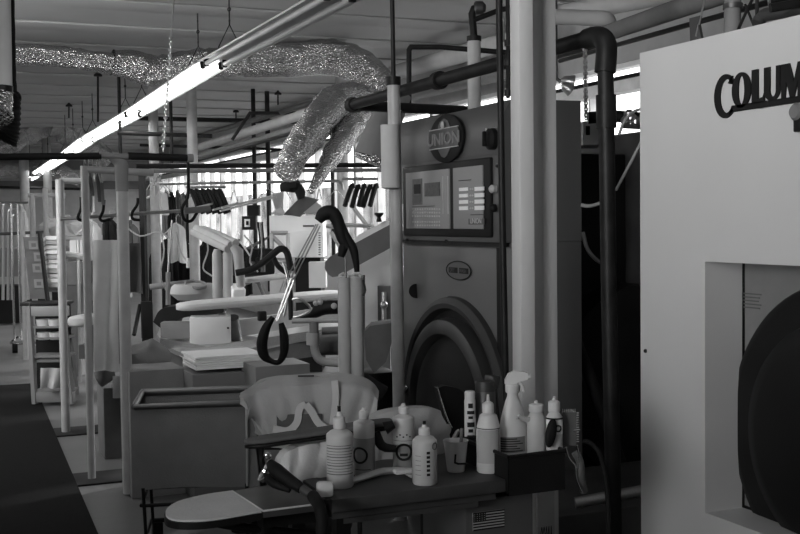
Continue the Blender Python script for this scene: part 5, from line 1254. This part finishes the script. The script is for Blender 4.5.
B().tube([CR(.5, 1, cz)+V(0, -.012, 0), CR(.5, .97, zb_+.1)], .005, 6).out('canvas_seam', 'cloth', r)
b = B()
for x in (.03, .5, .97):
    for y in (.05, .95):
        b.tube([CR(x, y, zb_+.01), CR(x+(.01 if x < .5 else -.01 if x > .5 else 0), y, .16)], .008, 8)
for z, i in ((.33, .02), (.16, .03)):
    b.tube([CR(i, .05, z), CR(1-i, .05, z), CR(1-i, .95, z), CR(i, .95, z), CR(i, .05, z)], .008, 8)
b.out('wire_frame', 'black', r)
for x in (.06, .94):
    for y in (.05, .95):
        w_ = B().cyl(CR(x, y, .06)+V(-.015, 0, 0), CR(x, y, .06)+V(.015, 0, 0), .055).out('castor', 'rubber', r)
        B().box(CR(x, y, .12), (.05, .05, .07), None, .008).out('castor_fork', 'black', w_)

# paper stack on box, crates
d = 6.6
def hbox(x0, y0, x1, y1, d, dep, name, label, cat, mt, floor=False, par=None, bev=.0):
    a = D(x0, y1, d); e_ = D(x1, y0, d); u = V(1, 0, 0); z0 = 0 if floor else a.z
    w = (D(x1, y1, d)-D(x0, y1, d)).length*1.02
    o_ = B().box(V(a.x+w/2, a.y+dep/2, (z0+e_.z)/2), (w, dep, e_.z-z0), None, .004).out(name, mt)
    return tag(o_, label, cat)
hbox(193, 374, 262, 402, 6.3, .4, 'cardboard_box', 'grey box carrying the stack of white paper behind the cart', 'box', 'cardb', True)
r = T('paper_stack', 'thick stack of white paper sheets with curled corner on the grey box', 'paper', D(228, 371, 6.45))
q0 = D(197, 371.5, 6.3)
for i in range(6):
    a = Matrix.Rotation(random.uniform(-.03, .03), 3, 'Z')
    B().box(V(q0.x+.2+random.uniform(-.004, .004), q0.y+.19, q0.z+.008+i*.013), (.41, .34, .011), a, .002).out('sheet_bundle', 'paper', r)
B().grid(lambda u, v: V(q0.x-.03+u*.07, q0.y+.02+v*.3, q0.z+.03+.03*(1-u)**2), 6, 3, .003).out('curled_sheet', 'paper', r)
hbox(130, 371, 184, 400, 6.4, .35, 'grey_crate', 'grey cloth covered crate left of the paper stack', 'crate', 'gcloth', True)
hbox(256, 366, 312, 400, 6.2, .3, 'grey_bin', 'grey metal bin behind the shirt covered chair', 'bin', 'dwrap', True)
hbox(104, 388, 122, 420, 7.5, .3, 'low_crate', 'dark low crate standing behind the front upright', 'crate', 'mcloth', True)
def pile(x, y, d, r3, mt, label, wr=.03): return tag(B().sph(D(x, y, d), r3, 28).out('clothes_pile', mt, wr=wr), label, 'clothes')
pile(147, 357, 6.9, (.14, .12, .10), 'gcloth', 'soft grey clothes heap on the crate left of the bench')
pile(103, 376, 7.3, (.07, .07, .05), 'mcloth', 'small dark cloth bunch under the hanging grey cloth')
tag(drape(113, 122, 376, 398, 7.2, .006, 3).out('hanging_tag', 'cloth'), 'pale square of paper hanging low beside the front upright', 'paper')
pile(186, 366, 7, (.03, .03, .04), 'wcloth', 'small crumpled white cloth left of the paper stack', .02)

# puff irons: twin padded posts on steel tubing
r = T('twin_puff_iron', 'pair of tall cloth wrapped padded posts on a steel tube stand', 'puff iron', V(D(350, 390, 5.4).x, D(350, 390, 5.4).y, 0))
for x in (344, 357):
    B().tube([D(x, 276, 5.4), D(x, 278, 5.4), D(x+.5, 340, 5.4), D(x+1, 400, 5.4)], [.022, .031, .031, .031], 20).out('padded_post', 'cloth', r)
    p = D(x+1, 400, 5.4); B().cyl(V(p.x, p.y, .0), p, .012).out('stand_tube', 'dsteel', r)
    B().tube([D(x-4, 276, 5.38), D(x, 274, 5.4), D(x+5, 277, 5.38)], .01, 8, 3).out('string_gather', 'wcloth', r)
B().tube([D(363, 280, 5.3), D(365, 290, 5.3), D(363, 296, 5.3)], .006, 6, 3).out('loose_string', 'black', r)
r = T('steel_pipe_bend', 'pale U shaped steel pipe with collar left of the padded posts', 'pipe', D(322, 365, 5.7))
B().tube([D(292, 321, 5.7), D(340, 320, 5.7)], .014, 10).out('top_bar', 'post', r)
B().tube([D(314, 322, 5.7), D(314, 338, 5.7)], .024, 14).out('coupling', 'dwrap', r)
B().tube([D(313, 333, 5.7), D(313, 345, 5.7)], .034, 16).out('collar', 'post', r); B().tube([D(314, 329, 5.7), D(314, 332, 5.7)], .02, 14).out('black_ring', 'black', r)
B().tube([D(314, 344, 5.7), D(316, 354, 5.7), D(322, 361, 5.7), D(340, 363, 5.7)], .022, 14, 4).out('bend', 'post', r)
B().tube([D(322, 331, 5.8), D(340, 330, 5.8)], .02, 12).out('side_tube', 'dwrap', r)
tag(pad(B(), D(315, 346, 5.95), D(344, 345, 5.95), .07, .05).out('dark_pad', 'mcloth'), 'dark padded roll behind the U shaped pipe', 'pad')
tag(pad(B(), D(318, 338, 6.1), D(344, 337, 6.1), .07, .03).out('dark_pad', 'gcloth'), 'grey flat pad just above the dark padded roll', 'pad')
r = T('lever_press', 'dark press arm with small levers behind the padded posts', 'machine', D(325, 312, 6.4))
b = B(); b.tube([D(300, 318, 6.4), D(312, 314, 6.4), D(324, 308, 6.4), D(340, 307, 6.4)], [.01, .03, .04, .04], 12, 3); b.out('arm_body', 'black', r)
for x, y in ((316, 303), (320, 302), (334, 306)): B().sph(D(x, y, 6.3), .018, 10).out('lever_knob', 'ltext', r)
B().tube([D(290, 300, 6.3), D(300, 299, 6.3), D(311, 309, 6.3), D(300, 316, 6.3), D(291, 318, 6.3)], .008, 8, 3).out('bent_rod', 'steel', r)
B().tube([D(290, 288, 6.3), D(291, 320, 6.3)], .014, 8).out('rod', 'black', r)
for i in range(4): tag(B().tube([D(283+i*2, 262+i*3, 6.5), D(289+i, 288, 6.4), D(284+i*3, 316-i*3, 6.4)], .006, 6, 3).out('steam_tube', ('steel', 'wcloth', 'rubber', 'steel')[i]), '%s thin tube in the cluster right of the ring strap' % ords[i], 'tube', 'thin tubes by the ring strap')

# black gun/hose with Y shaped spring rods
r = T('hose_support', 'black hose bent over at the top of thin steel spring rods', 'hose', D(275, 362, 5.2))
d = 5.25
B().tube([D(318, 221, d), D(324, 214, d), D(332, 213, d), D(338, 222, d), D(342, 238, d), D(348, 248, d)], [.02, .034, .034, .03, .026, .02], 12, 4).out('hose_bend', 'rubber', r)
B().tube([D(338, 218, d), D(346, 235, d), D(353, 248, d), D(356, 262, d), D(357, 272, d)], [.02, .018, .02, .016, .012], 10, 4).out('hose_leg', 'rubber', r)
B().tube([D(345, 240, d), D(343, 249, d), D(341, 257, d)], [.018, .022, .016], 10, 3).out('handle_grip', 'rubber', r)
B().tube([D(345, 256, d), D(346, 278, d)], .005, 6).out('rod', 'dsteel', r)
for p_, q_ in (((318, 224), (291, 278)), ((320, 226), (294, 280)), ((316, 224), (288, 276))): B().tube([D(*p_, d), D(*q_, d)], .0038, 6).out('spring_rod', 'steel', r)
B().tube([D(291, 278, d), D(284, 298, d), D(276, 320, d)], .005, 6, 3).out('spring_rod', 'steel', r)
B().tube([D(294, 280, d), D(285, 303, d), D(277, 321, d)], .005, 6, 3).out('spring_rod', 'steel', r)
b = B()
b.tube([D(x, y, d) for x, y in ((273, 317), (266, 328), (262, 343), (264, 355), (271, 361), (279, 362), (284, 352), (284, 336), (281, 323))], [.016, .03, .036, .032, .018, .018, .026, .028, .016], 10, 4, True, .75)
b.out('ring_strap', 'rubber', r)

# sleever board and white body on the right
r = T('sleeve_press_board', 'long grey rounded board slanting up to the tumbler', 'ironing board', D(360, 280, 6.7))
a = D(326, 271, 6.7); c = D(398, 232, 6.9)
u_ = (c-a).normalized(); v_ = V(0, 0, 1)-u_*u_.z; v_.normalize(); Lb = (c-a).length; hw = .066
out_ = [(Lb, hw), (.06, hw), (.02, hw*.8), (0, hw*.3), (0, -hw*.3), (.02, -hw*.8), (.06, -hw), (Lb, -hw)]
B().prism(out_, a+v_*.0, u_, v_, n_*-.05).out('board', 'dwrap', r)
B().tube([D(362, 275, 6.9), D(362, 330, 6.9)], .02, 8).out('support', 'dsteel', r)
r = T('white_sleever', 'white machine body with rounded shoulder behind the slanting board', 'machine', V(D(375, 290, 7.3).x, D(375, 290, 7.3).y, 0))
q = [(355, 400), (355, 240), (360, 236), (375, 228), (382, 221), (392, 219), (397, 225), (397, 400)]
q = [(352, 330), (353, 243), (358, 235), (378, 225), (384, 221), (397, 221), (397, 330)]
o0 = D(352, 330, 7.3); rx_ = V(math.cos(YAW), -math.sin(YAW), 0)
B().prism([((D(x, y, 7.3)-o0).dot(rx_), D(x, y, 7.3).z-o0.z) for x, y in q], o0, rx_, V(0, 0, 1), n_*-.25).out('casing', 'bright', r)
p = D(375, 330, 7.4); B().box(V(p.x, p.y+.1, p.z/2), (.28, .25, p.z), Matrix.Rotation(-YAW, 3, 'Z')).out('base', 'dwrap', r)
B().lathe([(.02, 0), (.012, .03), (.03, .05), (.03, .06)], D(379, 222, 7.2), 12).out('top_knob', 'black', r)
fbox(378, 286, 391, 325, 7.2, .06, '', '').out('valve_recess', 'dsteel', r)
B().cyl(D(384, 322, 7.15), D(384, 292, 7.15), .015).out('valve_stem', 'steel', r); B().sph(D(384, 305, 7.12), .025, 12).out('valve_body', 'steel', r)
r = T('press_wedge', 'dark grey wedge shaped press cover beside the padded posts', 'press', V(D(378, 400, 6.2).x, D(378, 400, 6.2).y, 0))
q = [(364, 332), (370, 326), (392, 323), (394, 335), (386, 362), (374, 374), (366, 360)]; o0 = D(364, 332, 6.1)
B().prism([((D(x, y, 6.1)-o0).dot(rx_), D(x, y, 6.1).z-o0.z) for x, y in q], o0, rx_, V(0, 0, 1), n_*-.25).out('cover', 'mcloth', r)
p = D(380, 372, 6.3); B().box(V(p.x, p.y+.1, p.z/2), (.22, .25, p.z), None, .01).out('base', 'black', r)
tag(B().tube([D(352, 400, 6), D(366, 385, 6), D(384, 395, 6)], .05, 10, 3).out('dark_bundle', 'dcloth', wr=.03), 'dark cloth bundle in the shadow under the wedge shaped cover', 'bundle')
# extra far window-side items
r = T('window_heater', 'white low cabinet under the bright windows behind the hangers', 'cabinet', V(D(345, 270, 12.5).x, D(345, 270, 12.5).y, 0))
fbox(325, 262, 378, 300, 12.5, .4, '', '').out('casing', 'panel', r)
r = T('bright_rack', 'white metal frame with diagonal brace before the bright window', 'frame', D(355, 262, 10.8))
for p_, q_ in (((352, 206), (372, 232)), ((331, 232), (342, 250)), ((326, 226), (342, 228)), ((343, 225), (374, 226)), ((372, 190), (372, 262))): B().tube([D(*p_, 10.8), D(*q_, 10.8)], .02, 4).out('frame_bar', 'post', r)
